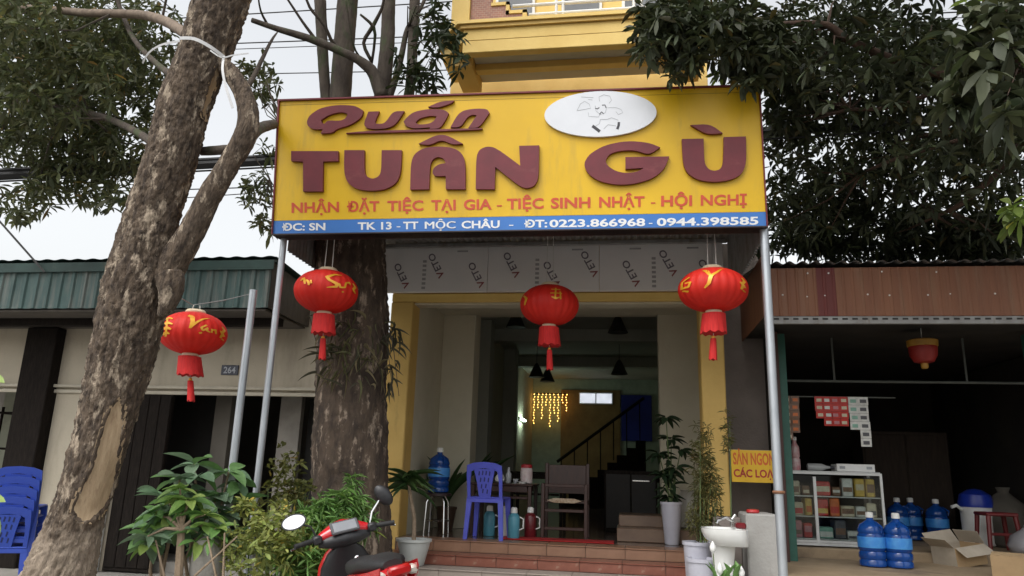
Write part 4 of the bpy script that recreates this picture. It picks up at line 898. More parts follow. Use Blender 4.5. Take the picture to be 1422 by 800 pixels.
for i in range(5):
    q = at(25, 690, 6.9); chair(Matrix.Translation((q.x, 6.9+i*.012, .102+i*.095)) @ Matrix.Rotation(R(28), 4, 'Z'), NAVY, ('bottom', 'second from bottom', 'middle', 'second from top', 'top')[i]+' blue chair of the stack left of the leaning trunk', 'stacked blue chairs')
# steel stool with a water jug
p = at(605, 744, 9.0); x, y = p.x, 9.0
t = thing('steel_stool', 'round steel stool carrying a water jug by the left wall', 'stool', (x, y, FZ)); mb = MB(); mb.lathe([(.15, .43), (.165, .435), (.165, .46), (.15, .468)], (x, y, FZ), 24); mb.build('seat', mat('dark_stool_seat', (.05, .03, .03), .4), t, smooth=True)
for a in range(4): q = R(45+90*a); mb = MB(); mb.tube([(x+.17*math.cos(q), y+.17*math.sin(q), FZ+.002), (x+.15*math.cos(q), y+.15*math.sin(q), FZ+.36), (x+.10*math.cos(q), y+.10*math.sin(q), FZ+.43)], .011, 8); mb.build('leg', STEEL, t, smooth=True)
mb = MB(); mb.tube([(x+.158*math.cos(R(10*i)), y+.158*math.sin(R(10*i)), FZ+.15) for i in range(37)], .007, 6); mb.build('ring', STEEL, t)
jug(x, y, FZ+.469, 'blue water jug standing on the steel stool', 1.0, R(-50))
WOOD = mat('dark_red_wood', (.05, .018, .012), .35, (.032, .011, .008), 7, stretch=(6, 6, 1))
def table(x0, x1, y0, y1, z, label, tt=.025, h=.70, m=WOOD):
    t = thing('wooden_table', label, 'table', ((x0+x1)/2, (y0+y1)/2, z)); part('top', m, t, box=(x0, x1, y0, y1, z+h-tt, z+h), bv=.006)
    for x in (x0+.04, x1-.04):
        for y in (y0+.04, y1-.04): part('leg', m, t, box=(x-.022, x+.022, y-.022, y+.022, z, z+h-tt-.001))
    part('apron', m, t, box=(x0+.07, x1-.07, y0+.03, y0+.045, z+h-.10, z+h-tt-.001)); part('apron', m, t, box=(x0+.07, x1-.07, y1-.045, y1-.03, z+h-.10, z+h-tt-.001)); part('stretcher', m, t, box=(x0+.07, x1-.07, y0+.03, y0+.05, z+.42, z+.45)); return t
TB = at(742, 672, 9.3); table(-1.9, TB.x, 9.15, 9.85, FZ, 'dark wooden tea table behind the violet chair', h=.60)
tz = FZ+.601
def vessel(name, prof, x, y, z, m, label, cat, n=20, extra=None):
    t = thing(name, label, cat, (x, y, z)); mb = MB(); mb.lathe(prof, (x, y, z), n); mb.build('body', m, t, smooth=True)
    for nm, pr, mm in (extra or []): mb = MB(); mb.lathe(pr, (x, y, z), n); mb.build(nm, mm, t, smooth=True)
    return t
TINW = mat('white_tin', (.66, .60, .58), .4, (.55, .42, .42), 14); REDC = mat('red_cap', (.45, .02, .03), .4); GLS = mat('tea_glass', (.42, .44, .46), .1)
q = at(731, 668, 9.35); vessel('tea_tin', [(.06, 0), (.075, .01), (.075, .18), (.065, .19)], q.x, 9.35, tz, TINW, 'white tin with red lid on the tea table', 'tin', extra=[('lid', [(.07, .19), (.07, .225), (.05, .235)], REDC)])
vessel('glass_bottle', [(.03, 0), (.035, .01), (.035, .11), (.015, .15), (.014, .19)], q.x-.22, 9.33, tz, GLS, 'small glass bottle beside the white tin on the tea table', 'bottle'); vessel('tea_cup', [(.02, 0), (.035, .05), (.034, .055)], q.x-.12, 9.25, tz, GLS, 'glass tea cup nearest the white tin', 'cup'); vessel('tea_pot', [(.03, 0), (.06, .02), (.065, .06), (.04, .10), (.015, .11), (.018, .13)], q.x-.34, 9.4, tz, WHITE, 'white teapot at the left of the tea table', 'teapot', extra=[('lid_knob', [(.01, .13), (.012, .145), (.005, .15)], WHITE)])
vessel('ash_tray', [(.04, 0), (.06, .025), (.05, .02)], q.x+.02-.05, 9.2, tz, WHITE, 'shallow white dish at the front edge of the tea table', 'dish')
FLB = mat('pale_blue_flask', (.10, .34, .44), .35, (.08, .28, .37), 5); FLR = mat('dark_red_flask', (.15, .015, .02), .3)
def flask(px, Y, m, label):
    q = at(px, 745, Y); t = vessel('thermos_flask', [(.06, 0), (.068, .01), (.068, .23), (.055, .26), (.035, .28)], q.x, Y, FZ+.001, m, label, 'flask', extra=[('cap', [(.036, .28), (.04, .285), (.036, .335), (.02, .345)], WHITE)])
    mb = MB(); mb.tube([(q.x+.066, Y, FZ+.24), (q.x+.11, Y, FZ+.22), (q.x+.11, Y, FZ+.12), (q.x+.066, Y, FZ+.10)], .009, 8); mb.build('handle', WHITE, t, smooth=True)
flask(713, 8.72, FLB, 'pale blue thermos flask right of the violet chair'); flask(679, 8.98, FLB, 'pale blue thermos flask seen between the violet chair legs'); flask(736, 8.95, FLR, 'dark red thermos flask beside the table leg'); flask(699, 9.0, WHITE, 'white thermos flask behind the violet chair')
# wooden armchair
q = at(785, 744, 9.15); x, y = q.x, 9.15; t = thing('wooden_chair', 'dark wooden chair with crossbars right of the tea table', 'chair', (x, y, FZ))
for sx in (-.25, .25):
    part('leg', WOOD, t, box=(x+sx-.02, x+sx+.02, y-.23, y-.19, FZ+.001, FZ+.62)); part('leg', WOOD, t, box=(x+sx-.02, x+sx+.02, y+.19, y+.23, FZ+.001, FZ+.86))
for nm, z in (('front_rail', .58), ('front_rail', .30), ('stretcher', .10)): part(nm, WOOD, t, box=(x-.229, x+.229, y-.225, y-.195, FZ+z, FZ+z+.035))
part('seat', WOOD, t, box=(x-.27, x+.27, y-.185, y+.185, FZ+.40, FZ+.43)); part('back_panel', WOOD, t, box=(x-.229, x+.229, y+.20, y+.22, FZ+.50, FZ+.84))
mb = MB(); mb.prism([[(x-.20, FZ+.43), (x-.12, FZ+.405), (x+.12, FZ+.405), (x+.20, FZ+.43), (x+.12, FZ+.455), (x-.12, FZ+.455)]], 1, lambda a, b, d: Vector((a, y-.228-.004*d, b))); mb.build('inlay', mat('shell_inlay', (.50, .42, .30), .3, (.25, .15, .08), 30), t)
mb = MB(); mb.cbox(-1.42, -.15, 8.62, 8.95, FZ+.0005, FZ+.012, b=.003); mb.build('floor_mat', mat('red_mat', (.45, .02, .02), .9, (.36, .015, .015), 30), origin=(-.8, 8.8, FZ), label='red mat on the hall floor behind the top step', cat='mat')
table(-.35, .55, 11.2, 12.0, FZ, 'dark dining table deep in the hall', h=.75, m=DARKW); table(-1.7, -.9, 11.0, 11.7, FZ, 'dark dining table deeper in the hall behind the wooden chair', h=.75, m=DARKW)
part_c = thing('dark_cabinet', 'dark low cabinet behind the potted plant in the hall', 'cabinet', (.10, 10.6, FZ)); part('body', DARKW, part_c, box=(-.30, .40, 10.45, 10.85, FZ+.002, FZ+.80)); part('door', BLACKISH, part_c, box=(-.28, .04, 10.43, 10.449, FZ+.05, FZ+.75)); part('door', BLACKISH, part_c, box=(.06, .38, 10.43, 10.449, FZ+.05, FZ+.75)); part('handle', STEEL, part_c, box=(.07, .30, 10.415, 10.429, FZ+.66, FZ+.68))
# lit tube, gold light curtain, hanging lamps
q = atx(727, 583, -2.46); t = thing('wall_light', 'lit fluorescent tube on the left wall deep in the hall', 'lamp', tuple(q)); part('bracket', WHITE, t, box=(-2.532, -2.49, q.y-.35, q.y+.35, q.z-.03, q.z+.03))
mb = MB(); mb.tube([(-2.46, q.y-.33, q.z), (-2.46, q.y+.33, q.z)], .02, 10); mb.build('tube', mat('lit_tube', (.75, 1, .85), .4, (.75, 1, .85), emit=28), t)
q0, q1 = at(742, 546, 19.95), at(786, 596, 19.95); t = thing('light_curtain', 'gold string light curtain glowing at the back of the hall', 'lamp', ((q0.x+q1.x)/2, 19.95, q1.z)); GLOW = mat('gold_glow', (1, .55, .12), .4, (1, .5, .1), emit=5)
mb = MB(); mb.tube([(q0.x, 19.95, q0.z), (q1.x, 19.95, q0.z)], .012, 6); mb.build('bar', DARKW, t)
for i in range(9):
    x = q0.x+(q1.x-q0.x)*i/8; mb = MB(); ln = (.9, .5, .75, .4, 1.0, .6, .85, .3, .55)[i]*(q0.z-q1.z)
    for k in range(max(3, int(ln/.07))): mb.lathe([(.004, -.014), (.012, 0), (.004, .014)], (x+.015*math.sin(k*2.3+i), 19.95, q0.z-.03-k*.07), 6)
    mb.build('light_string', GLOW, t)
for i, (px, py, Y) in enumerate(((716, 455, 11.5), (745, 524, 14.5), (760, 530, 15.5), (858, 462, 11.5), (860, 520, 14.0))):
    q = at(px, py, Y); t = thing('hanging_lamp', ('dark cone lamp hanging nearest the left pilaster', 'left one of two small cone lamps beyond the lantern', 'right one of two small cone lamps beyond the lantern', 'dark cone lamp hanging near the right pilaster', 'lower dark cone lamp hanging deep on the right')[i], 'lamp', tuple(q), 'cone lamps in the hall'); LB = mat('lamp_black', (.02, .018, .016), .5)
    mb = MB(); mb.lathe([(.16, 0), (.15, .02), (.06, .22), (.02, .28)], q, 18); mb.build('shade', LB, t, smooth=True)
    mb = MB(); ct = 3.92; mb.tube([q+Vector((0, 0, .27)), (q.x, q.y, ct)], .006, 6); mb.build('cord', LB, t)

# ------------------------------------------------------------------ sink and the block beside it
q0, q1 = at(976, 727, 6.75), at(1043, 742, 6.75); sx0, sx1 = q0.x, q1.x; zt = .985; yc = 6.95
sink = thing('pedestal_sink', 'white pedestal wash basin with tap in front of the yellow column', 'sink', ((sx0+sx1)/2, yc, .1))
mb = MB(); n = 28; loops = []
for z, k in ((zt, 1.0), (zt-.035, .99), (zt-.08, .93), (zt-.12, .82), (zt-.14, .72)):
    loops.append([Vector((sx1-(sx1-sx0)*k+(sx1-sx0)*k/2*(1+math.copysign(abs(math.cos(a))**(.45 if math.cos(a) > 0 else .8), math.cos(a))), yc+.21*k*math.copysign(abs(math.sin(a))**.75, math.sin(a)), z)) for a in [2*math.pi*j/n for j in range(n)]])
inner = [[Vector(((sx0+sx1)/2+(p_.x-(sx0+sx1)/2)*s_, yc+(p_.y-yc)*s_, z_)) for p_ in loops[0]] for s_, z_ in ((.88, zt), (.80, zt-.06), (.45, zt-.12))]
allr = list(reversed(loops))+inner; vs = [v for l in allr for v in l]; fs = []
for i in range(len(allr)-1):
    for j in range(n): fs.append((i*n+j, i*n+(j+1) % n, (i+1)*n+(j+1) % n, (i+1)*n+j))
fs += [tuple(range(n)), tuple((len(allr)-1)*n+j for j in range(n))]
mb.add(vs, fs); mb.build('basin', CERAM, sink, smooth=True)
mb = MB(); xc = (sx0+sx1)/2-.01; mb.lathe([(.115, 0), (.11, .03), (.085, .20), (.085, .55), (.11, zt-.1-.13)], (xc, yc+.04, .1), 24); mb.build('pedestal', CERAM, sink, smooth=True)
tp = MB(); b = Vector((xc+.10, yc+.14, zt)); tp.tube([b, b+Vector((0, 0, .07))], .018, 10); tp.tube([b+Vector((.01, 0, .05)), b+Vector((-.06, -.05, .085)), b+Vector((-.14, -.11, .06)), b+Vector((-.145, -.115, .04))], .012, 8); tp.tube([b+Vector((0, 0, .07)), b+Vector((.03, .0, .11))], .014, 8); tp.build('tap', STEEL, sink, smooth=True)
mb = MB(); mb.cbox(sx1-.10, sx1-.012, yc-.05, yc+.05, zt+.001, zt+.05, b=.012); mb.build('soap_dish', mat('dark_red_dish', (.16, .01, .015), .3), origin=(sx1-.05, yc, zt), label='dark red soap dish on the rim of the wash basin', cat='dish')
mb = MB(); mb.tube([(xc, yc+.10, .55), (xc+.05, yc+.16, .45), (xc+.02, yc+.25, .25), (xc+.02, yc+.25, .11)], .018, 8); mb.build('drain_pipe', mat('grey_pipe', (.35, .35, .35), .5), sink, smooth=True)
bq = at(1035, 713, 7.15); bq2 = at(1076, 713, 7.15)
t = thing('cement_block_wall', 'pale cement block wall beside the wash basin', 'wall', ((bq.x+bq2.x)/2, 7.3, .1)); GREYB = mat('pale_cement_render', (.40, .39, .37), .85, (.33, .32, .30), 3, bump=.2, dirt=((.22, .20, .17), 1.8, .55, .8, (2, 2, .6))); part('body', GREYB, t, box=(bq.x, bq2.x+.02, 7.12, 7.62, .1, bq.z), bv=.015)
part('panel', PLB, t, box=(bq.x-.26, bq.x-.003, 7.40, 7.60, .1, bq.z-.05), bv=.01)
mb = MB(); mb.lathe([(.05, 0), (.06, .01), (.055, .03), (.03, .035)], (bq.x+.08, 7.25, bq.z+.001), 18); mb.build('red_bowl', mat('red_bowl', (.50, .03, .03), .35), smooth=True, origin=(bq.x+.08, 7.25, bq.z), label='small red lid lying on the pale cement block', cat='bowl')

# ------------------------------------------------------------------ single leaves as objects
def blade(nm, prof, droop=.22, fold=.12, nseg=6):
    """unit leaf along +x; prof(t) half width"""
    vs = []; fs = []
    for i in range(nseg+1):
        t = i/nseg; hw = prof(t); z = -droop*t*t
        vs += [(t, -hw, z+hw*fold*2), (t, 0, z), (t, hw, z+hw*fold*2)]
    for i in range(nseg): a = i*3; fs += [(a, a+3, a+4, a+1), (a+1, a+4, a+5, a+2)]
    me = bpy.data.meshes.new(nm); me.from_pydata(vs, [], fs); me.polygons.foreach_set('use_smooth', [True]*len(fs)); me.update(); return me
OVAL = lambda t: .5*math.sin(math.pi*min(1, t**.8))**.8*(.999 if t < 1 else 0)+.01
STRAP = lambda t: .5*min(1, t*6+.3)*(1-max(0, t-.55)/.45)**.7+.004
def leafset(nm, prof, mats, **k):
    out = []
    for m in mats:
        me = blade(nm, prof, **k); me.materials.append(m); out.append(me)
    return out
def put_leaf(parent, me, base, d, L_, W_, roll=0):
    d = d.normalized(); s = Vector((0, 0, 1)).cross(d)
    s = s.normalized() if s.length > .05 else Vector((1, 0, 0))
    n = d.cross(s); s2 = s*math.cos(roll)+n*math.sin(roll); n2 = d.cross(s2)
    o = bpy.data.objects.new('leaf', me); C.objects.link(o); o.parent = parent; b = Vector(base)-worg(parent)
    o.matrix_local = Matrix(((d.x*L_, s2.x*W_, n2.x*L_, b.x), (d.y*L_, s2.y*W_, n2.y*L_, b.y), (d.z*L_, s2.z*W_, n2.z*L_, b.z), (0, 0, 0, 1)))
    return o
def LM(nm, c, **k): return mat(nm, c, .55, tuple(v*.7 for v in c), 4, sub=.25, **k)
BL = leafset('bush_leaf', OVAL, [LM('blue_green_leaf', (.17, .29, .16)), LM('mid_green_leaf', (.16, .31, .10)), LM('grey_green_leaf', (.23, .34, .21))])
YG = leafset('young_leaf', OVAL, [LM('young_green_leaf', (.21, .36, .08)), LM('lime_leaf', (.30, .42, .10)), LM('fresh_leaf', (.17, .34, .09))])
DR = leafset('strap_leaf', STRAP, [LM('dark_strap', (.05, .11, .03)), LM('strap_green', (.08, .15, .04))], droop=.45)
DK = leafset('dark_leaf', OVAL, [LM('deep_green_leaf', (.018, .042, .016)), LM('deep_leaf', (.025, .055, .02))])
BRK_S = mat('pale_stem_bark', (.36, .27, .19), .9, (.24, .18, .12), 14, bump=.4, bscale=60)
GSTEM = mat('green_stem', (.12, .17, .06), .7)
def rvec(a=1): return Vector(rng.normal(0, a, 3))
def whorl_objs(parent, set_, c, k, L_, W_, tilt=.15, ph=None):
    ph = random.random()*6 if ph is None else ph
    for i in range(k):
        q = ph+2*math.pi*i/k+random.uniform(-.25, .25); d = Vector((math.cos(q), math.sin(q), tilt+random.uniform(-.5, .5)))
        put_leaf(parent, random.choice(set_), Vector(c)+d*.01, d, L_*random.uniform(.75, 1.15), W_*random.uniform(.8, 1.15), random.uniform(-.5, .5))
def stem_tube(parent, pts, r0, r1, m, nm='stem'):
    mb = MB(); n = len(pts); mb.tube(pts, [r0+(r1-r0)*i/(n-1) for i in range(n)], 8); return mb.build(nm, m, parent, smooth=True)

# broad leaved bush by the posts
base = at(250, 800, 5.6); base.z = .10
bush = thing('broad_leaved_bush', 'broad leaved blue green bush on pale stems before the two posts', 'bush', tuple(base))
tips = [(270, 645, 5.6), (300, 690, 5.7), (250, 665, 5.5), (225, 690, 5.4), (330, 700, 5.8), (318, 655, 5.75), (285, 720, 5.5), (240, 715, 5.3), (335, 740, 5.7), (215, 735, 5.4), (300, 750, 5.6), (265, 700, 5.45)]
for i, (px, py, Y) in enumerate(tips):
    tpt = at(px, py, Y); foot = base+Vector((random.uniform(-.2, .25), random.uniform(-.1, .1), 0)); mid = (foot*.45+tpt*.55)+Vector((random.uniform(-.06, .06), 0, .05))
    stem_tube(bush, [foot, mid, tpt], .018, .008, BRK_S); whorl_objs(bush, BL, tpt, 7, .23, .115, .05)
    whorl_objs(bush, BL, tpt+Vector((random.uniform(-.12, .12), random.uniform(-.12, .05), -.08)), 5, .19, .10, -.3)
    if i % 2: whorl_objs(bush, BL, mid*.35+tpt*.65, 5, .20, .10, -.1)
base = at(248, 800, 5.15); base.z = .10
b2 = thing('pale_stemmed_sapling', 'bright green leafy sapling with thick pale trunk left of the posts', 'sapling', tuple(base))
fork = at(252, 735, 5.15); stem_tube(b2, [base, (base+fork)/2+Vector((.02, 0, 0)), fork], .036, .026, BRK_S, 'trunk')
for px, py in ((215, 715), (235, 700), (262, 695), (285, 715), (250, 680), (300, 735), (205, 745), (275, 740)):
    tpt = at(px, py, 5.15+random.uniform(-.15, .15)); stem_tube(b2, [fork, (fork+tpt)/2+Vector((0, 0, .03)), tpt], .014, .006, BRK_S, 'branch'); whorl_objs(b2, YG if py < 740 else BL, tpt, 8, .17, .07, .0); whorl_objs(b2, YG, tpt-Vector((0, 0, .06)), 5, .15, .065, -.4)
for a, b in (((300, 800), (288, 745)), ((270, 800), (330, 745)), ((310, 800), (312, 740)), ((228, 800), (216, 750))): stem_tube(b2, [at(*a, 5.1)-Vector((0, 0, .35)), at(*a, 5.1), at(*b, 5.1)], .012, .006, BRK_S, 'bare_twig')
q = at(290, 770, 5.3); mb = MB(); mb.lathe([(.02, -.32), (.10, -.28), (.12, -.1), (.10, .08), (.05, .16), (.0, .17)], q, 14); mb.v = [(a+.03*noise.noise(Vector((a*7, b_*7, c*7))), b_+.03*noise.noise(Vector((a*7, b_*7+4, c*7))), c) for a, b_, c in mb.v]
st_ = mb.build('garden_rock', CONC, smooth='all', origin=(q.x, q.y, .1), label='pale upright stone among the bush stems', cat='stone')
# fine shrubs: foliage nobody could count
def shrub(nm, label, blobs, k, L_, W_, m, stems, Yf, stem_m=GSTEM, spread=.75, droop=.25, upw=.6, lo=.6, hi=1.25):
    P0 = blob_points(blobs); c = P0.mean(0); foot = Vector((c[0], c[1], .10)); t = thing(nm, label, 'shrub', tuple(foot))
    ax = rng.normal(0, .5, (len(P0), 3))+[0, 0, upw]; P, D, l, w_ = whorls(P0, ax, k, L_, W_, spread, droop)
    V, F = leaves_np(P, D, l, w_, droop); o = mesh_np('foliage', V, F, m, t, tints(len(P), 8, lo, hi)); o['kind'] = 'stuff'
    for i in range(stems):
        q = Vector(P0[rng.integers(len(P0))]); f = foot+Vector((random.uniform(-.12, .12)+(q.x-foot.x)*.5, random.uniform(-.08, .08), 0)); stem_tube(t, [f, f*.4+q*.6+Vector((0, 0, .04)), q], .009, .003, stem_m)
    return t
TL = lambda nm, c, s=.3: mat(nm, c, .6, tuple(v*.8 for v in c), 6, sub=s, tint=True)
shrub('hedge_shrub', 'yellow green shrub around the foot of the two posts', [(385, 735, 45, 42, 5.3, .3, 95), (360, 765, 60, 40, 5.2, .3, 110), (420, 770, 45, 32, 5.4, .3, 80), (345, 715, 20, 22, 5.35, .15, 20)], 7, .075, .026, TL('yellow_green_foliage', (.26, .33, .095)), 16, 5.3)
shrub('dark_vine', 'sparse small leaved vine before the dark doorway', [(395, 660, 32, 42, 6.2, .25, 45), (420, 690, 25, 30, 6.2, .2, 45), (385, 690, 30, 26, 6.1, .2, 40)], 5, .065, .034, TL('olive_foliage', (.11, .13, .03)), 14, 6.2)
shrub('feathery_herb', 'bright feathery green herb behind the red scooter', [(475, 700, 36, 20, 5.6, .25, 42), (450, 735, 46, 40, 5.5, .25, 90), (430, 780, 60, 30, 5.3, .25, 110), (500, 720, 22, 22, 5.7, .2, 22), (487, 668, 14, 6, 5.8, .1, 6)], 9, .13, .020, TL('bright_foliage', (.13, .28, .07), .35), 18, 5.5, droop=.35)
shrub('feathery_column_plant', 'tall wispy olive plant in a pot before the right yellow column', [(975, 640, 17, 55, 7.45, .15, 130), (985, 690, 18, 50, 7.45, .15, 130), (1010, 600, 8, 35, 7.5, .1, 24), (968, 720, 14, 40, 7.4, .12, 70)], 8, .075, .008, TL('wispy_foliage', (.13, .14, .045)), 14, 7.45, droop=.4)
# pots at its foot
POTL = mat('lilac_white_pot', (.50, .50, .56), .35, (.44, .44, .50), 4)
for i, (px, py, Y, s) in enumerate(((968, 752, 7.35, .125), (974, 775, 7.15, .13))):
    q = at(px, py, Y); z0 = .262 if i == 0 else .102
    t = thing('flower_pot', ('pale pot behind another at the foot of the wispy plant', 'lilac white pot in front, left of the wash basin')[i], 'pot', (q.x, Y, z0)); h = q.z-z0; mb = MB(); mb.lathe([(s*.7, 0), (s*.75, .01), (s, h-.03), (s*1.08, h-.03), (s*1.08, h), (s*.95, h), (s*.9, h-.03)], (q.x, Y, z0), 24); mb.build('pot', POTL, t, smooth=True); mb = MB(); mb.lathe([(0.0, h-.035), (s*.9, h-.035)], (q.x, Y, z0), 24); mb.build('soil', mat('potting_soil', (.05, .035, .025), .95), t)
q = at(998, 805, 6.4); fl = thing('white_lily', 'white flowers with broad leaf at the foot of the wash basin', 'plant', (q.x, 6.4, .1))
for px, py in ((990, 765), (1000, 795), (1015, 798), (1030, 800)):
    c = at(px, py, 6.4); stem_tube(fl, [(q.x, 6.4, .1), c], .006, .004, GSTEM); mb = MB(); mb.lathe([(.004, -.02), (.022, .0), (.026, .03), (.012, .06), (0.001, .075)], c, 10); mb.build('flower', WHITE, fl, smooth=True)
for i in range(8): put_leaf(fl, YG[2], at(992+i*5, 808, 6.4), Vector((random.uniform(-.6, .6), random.uniform(-.4, .2), 1)), .16, .06, random.uniform(-.6, .6))
# dracaena in the white pot on the step
q = at(575, 748, 7.78); x, y, z0 = q.x, 7.78, .447; dr = thing('potted_dracaena', 'dracaena in a round white pot on the steps by the left column', 'plant', (x, y, z0)); h = q.z-z0; s = .165
mb = MB(); mb.lathe([(s*.62, 0), (s*.7, .012), (s*.98, h*.75), (s*1.02, h-.03), (s*1.12, h-.025), (s*1.12, h), (s*.98, h), (s*.94, h-.04)], (x, y, z0), 30); mb.build('pot', mat('worn_white_pot', (.58, .60, .58), .4, (.50, .52, .50), 5, dirt=((.2, .17, .13), 3, .62, .75, (1, 1, .6))), dr, smooth=True)
mb = MB(); mb.lathe([(0.0, h-.045), (s*.94, h-.045)], (x, y, z0), 24); mb.build('soil', mat('potting_soil', (.05, .035, .025), .95), dr)
topp = at(567, 672, 7.78); stem_tube(dr, [(x, y, z0+h-.05), (x-.01, y, z0+h+.2), topp], .024, .018, BRK_S, 'trunk')
for i in range(34):
    a = random.uniform(0, 6.28); put_leaf(dr, random.choice(DR), topp+Vector((0, 0, random.uniform(-.08, .08))), Vector((math.cos(a), math.sin(a), random.uniform(-.25, 1.1))), random.uniform(.22, .36), random.uniform(.04, .055), random.uniform(-.4, .4))
# tall dark plant in a pale pot inside, on the low step
q = at(932, 697, 8.9); x, y, z0 = q.x, 8.9, FZ+.001; tp_ = thing('tall_potted_plant', 'tall dark leafy plant in a pale tapered pot inside the doorway', 'plant', (x, y, z0)); h = q.z-z0
mb = MB(); mb.lathe([(.075, 0), (.08, .01), (.115, h-.03), (.125, h-.028), (.125, h), (.105, h), (.1, h-.03)], (x, y, z0), 24); mb.build('pot', POTL, tp_, smooth=True)
for px, py in ((925, 580), (932, 610), (915, 630), (945, 625), (920, 660), (938, 650), (928, 690)):
    c = at(px, py, 8.9+random.uniform(-.1, .1)); stem_tube(tp_, [(x, y, z0+h-.03), (Vector((x, y, z0+h))+c)/2, c], .009, .005, GSTEM); whorl_objs(tp_, DK, c, 9, .19, .06, -.1); whorl_objs(tp_, DK, (c+Vector((x, y, z0+h)))/2, 5, .17, .055, -.1)
vessel('ceramic_jar', [(.09, 0), (.12, .02), (.15, .18), (.13, .36), (.09, .42), (.10, .44)], .72, 9.35, FZ+.152, mat('cream_jar', (.50, .48, .42), .3), 'round cream jar behind the pale pot, right of the doorway', 'jar')
# dark leafy plants by the left wall inside
def dark_plant(px, Y, label, tall):
    q = at(px, 740, Y); t = thing('dark_potted_plant', label, 'plant', (q.x, Y, FZ+.001)); mb = MB(); mb.lathe([(.09, 0), (.13, .25), (.14, .25), (.14, .28), (.12, .28), (.11, .25)], (q.x, Y, FZ+.001), 20); mb.build('pot', mat('brown_pot', (.10, .06, .04), .5), t, smooth=True)
    for i in range(18): a = random.uniform(0, 6.28); put_leaf(t, DR[0], (q.x, Y, FZ+.26), Vector((math.cos(a)*.35, math.sin(a)*.35, 1)), tall*random.uniform(.6, 1.1), .05, random.uniform(-.4, .4))
dark_plant(618, 10.0-.35, 'dark strap leaved plant against the left pilaster', .75); dark_plant(650, 10.8, 'dark strap leaved plant behind the tea table', .85)
# leaves of a near sapling at the left edge
q = at(-25, 700, 3.0); ns = thing('near_sapling', 'bright broad leaves of a near sapling at the left edge', 'sapling', (q.x, 3.0, -.02))
stem_tube(ns, [(q.x, 3.0, -.02), at(-35, 640, 3.0), at(-30, 520, 3.0)], .012, .006, GSTEM)
for px, py, d, L_ in ((-28, 530, (1, -.2, .15), .14), (-32, 560, (.6, -.8, .1), .12), (-30, 700, (1, -.1, .3), .13), (-30, 715, (1, 0, -.55), .14), (-34, 735, (.8, -.3, -.2), .12), (-30, 520, (-.6, .2, .4), .15)): put_leaf(ns, YG[1], at(px, py, 3.0), Vector(d), L_, .085, .5)

# ------------------------------------------------------------------ scooter
RPAINT = mat('scooter_red', (.55, .012, .018), .22, (.50, .010, .015), 5, coat=.6); BPL = mat('scooter_black_plastic', (.022, .022, .024), .45, (.016, .016, .018), 30); RUB = mat('rubber', (.018, .018, .018), .75)
SEATM = mat('seat_vinyl', (.02, .02, .021), .5, bump=.2, bscale=120); CHR = mat('chrome', (.8, .8, .8), .1, metal=1); MIRR = mat('mirror_glass', (.9, .9, .9), .02, (.9, .9, .9), metal=1)
hb = at(477, 738, 4.95); az = R(35)
fwd = Vector((-math.sin(az), math.cos(az), 0)); lean = R(13)
HZ = 1.0
Rz = Matrix.Rotation(math.atan2(fwd.y, fwd.x), 4, 'Z') @ Matrix.Rotation(-lean, 4, 'X') @ Matrix.Scale(.9, 4)
gz = .10
org = Vector((hb.x, hb.y, 0))-(Rz @ Vector((.40, 0, HZ)))*1.0; org.z = gz
SM = Matrix.Translation(org) @ Rz
sc_ = thing('motor_scooter', 'red motor scooter leaning on its stand before the steps', 'scooter', tuple(org))
def S(x, y, z): return SM @ Vector((x, y, z))
def sbuild(mb, nm, m, par=None, **k): mb.v = [tuple(SM @ Vector(v)) for v in mb.v]; return mb.build(nm, m, par or sc_, **k)
def loft(secs, close=True):
    """secs: list of rings (lists of points)"""
    mb = MB(); n = len(secs[0]); vs = [p for s in secs for p in s]; fs = []
    for i in range(len(secs)-1):
        for j in range(n): fs.append((i*n+j, i*n+(j+1) % n, (i+1)*n+(j+1) % n, (i+1)*n+j))
    fs += [tuple(range(n)), tuple((len(secs)-1)*n+j for j in range(n))]; mb.add(vs, fs); return mb
def ell(cx, cy, cz, ax, ry, rz, n=16, p=.8):
    """ring in the plane across x (ax='x') or z"""
    out = []
    for j in range(n):
        a = 2*math.pi*j/n; c, s = math.copysign(abs(math.cos(a))**p, math.cos(a)), math.copysign(abs(math.sin(a))**p, math.sin(a))
        out.append((cx, cy+ry*c, cz+rz*s) if ax == 'x' else (cx+rz*s, cy+ry*c, cz))
    return out
for x, r in ((.66, .27), (-.60, .27)):
    wh = MB(); wh.lathe([(.03, -.05), (.06, -.055), (.06, .055), (.03, .05)], (0, 0, 0), 16, Matrix.Rotation(R(90), 3, 'X')); wh.v = [(a+x, b, c+r) for a, b, c in wh.v]; w_ = sbuild(wh, 'wheel', BPL)
    ty = MB(); ty.lathe([(r-.065, -.035), (r-.03, -.045), (r-.008, -.03), (r, 0), (r-.008, .03), (r-.03, .045), (r-.065, .035), (r-.065, -.035)], (0, 0, 0), 36, Matrix.Rotation(R(90), 3, 'X')); ty.v = [(a+x, b, c+r) for a, b, c in ty.v]; sbuild(ty, 'tyre', RUB, w_, smooth=True)
    rm = MB(); rm.lathe([(r-.085, -.03), (r-.066, -.034), (r-.066, .034), (r-.085, .03), (r-.085, -.03)], (0, 0, 0), 36, Matrix.Rotation(R(90), 3, 'X'))
    for k in range(5): a = 2*math.pi*k/5; rm.tube([(.05*math.cos(a), 0, .05*math.sin(a)), ((r-.08)*math.cos(a+.2), 0, (r-.08)*math.sin(a+.2))], .014, 6)
    rm.v = [(a+x, b, c+r) for a, b, c in rm.v]; sbuild(rm, 'rim', ALU, w_)
mb = loft([ell(.66+.30*math.cos(a), 0, .27+.30*math.sin(a), 'x', .055, .012, 12) for a in [R(20+i*14) for i in range(10)]]); sbuild(mb, 'front_fender', RPAINT, smooth=True)
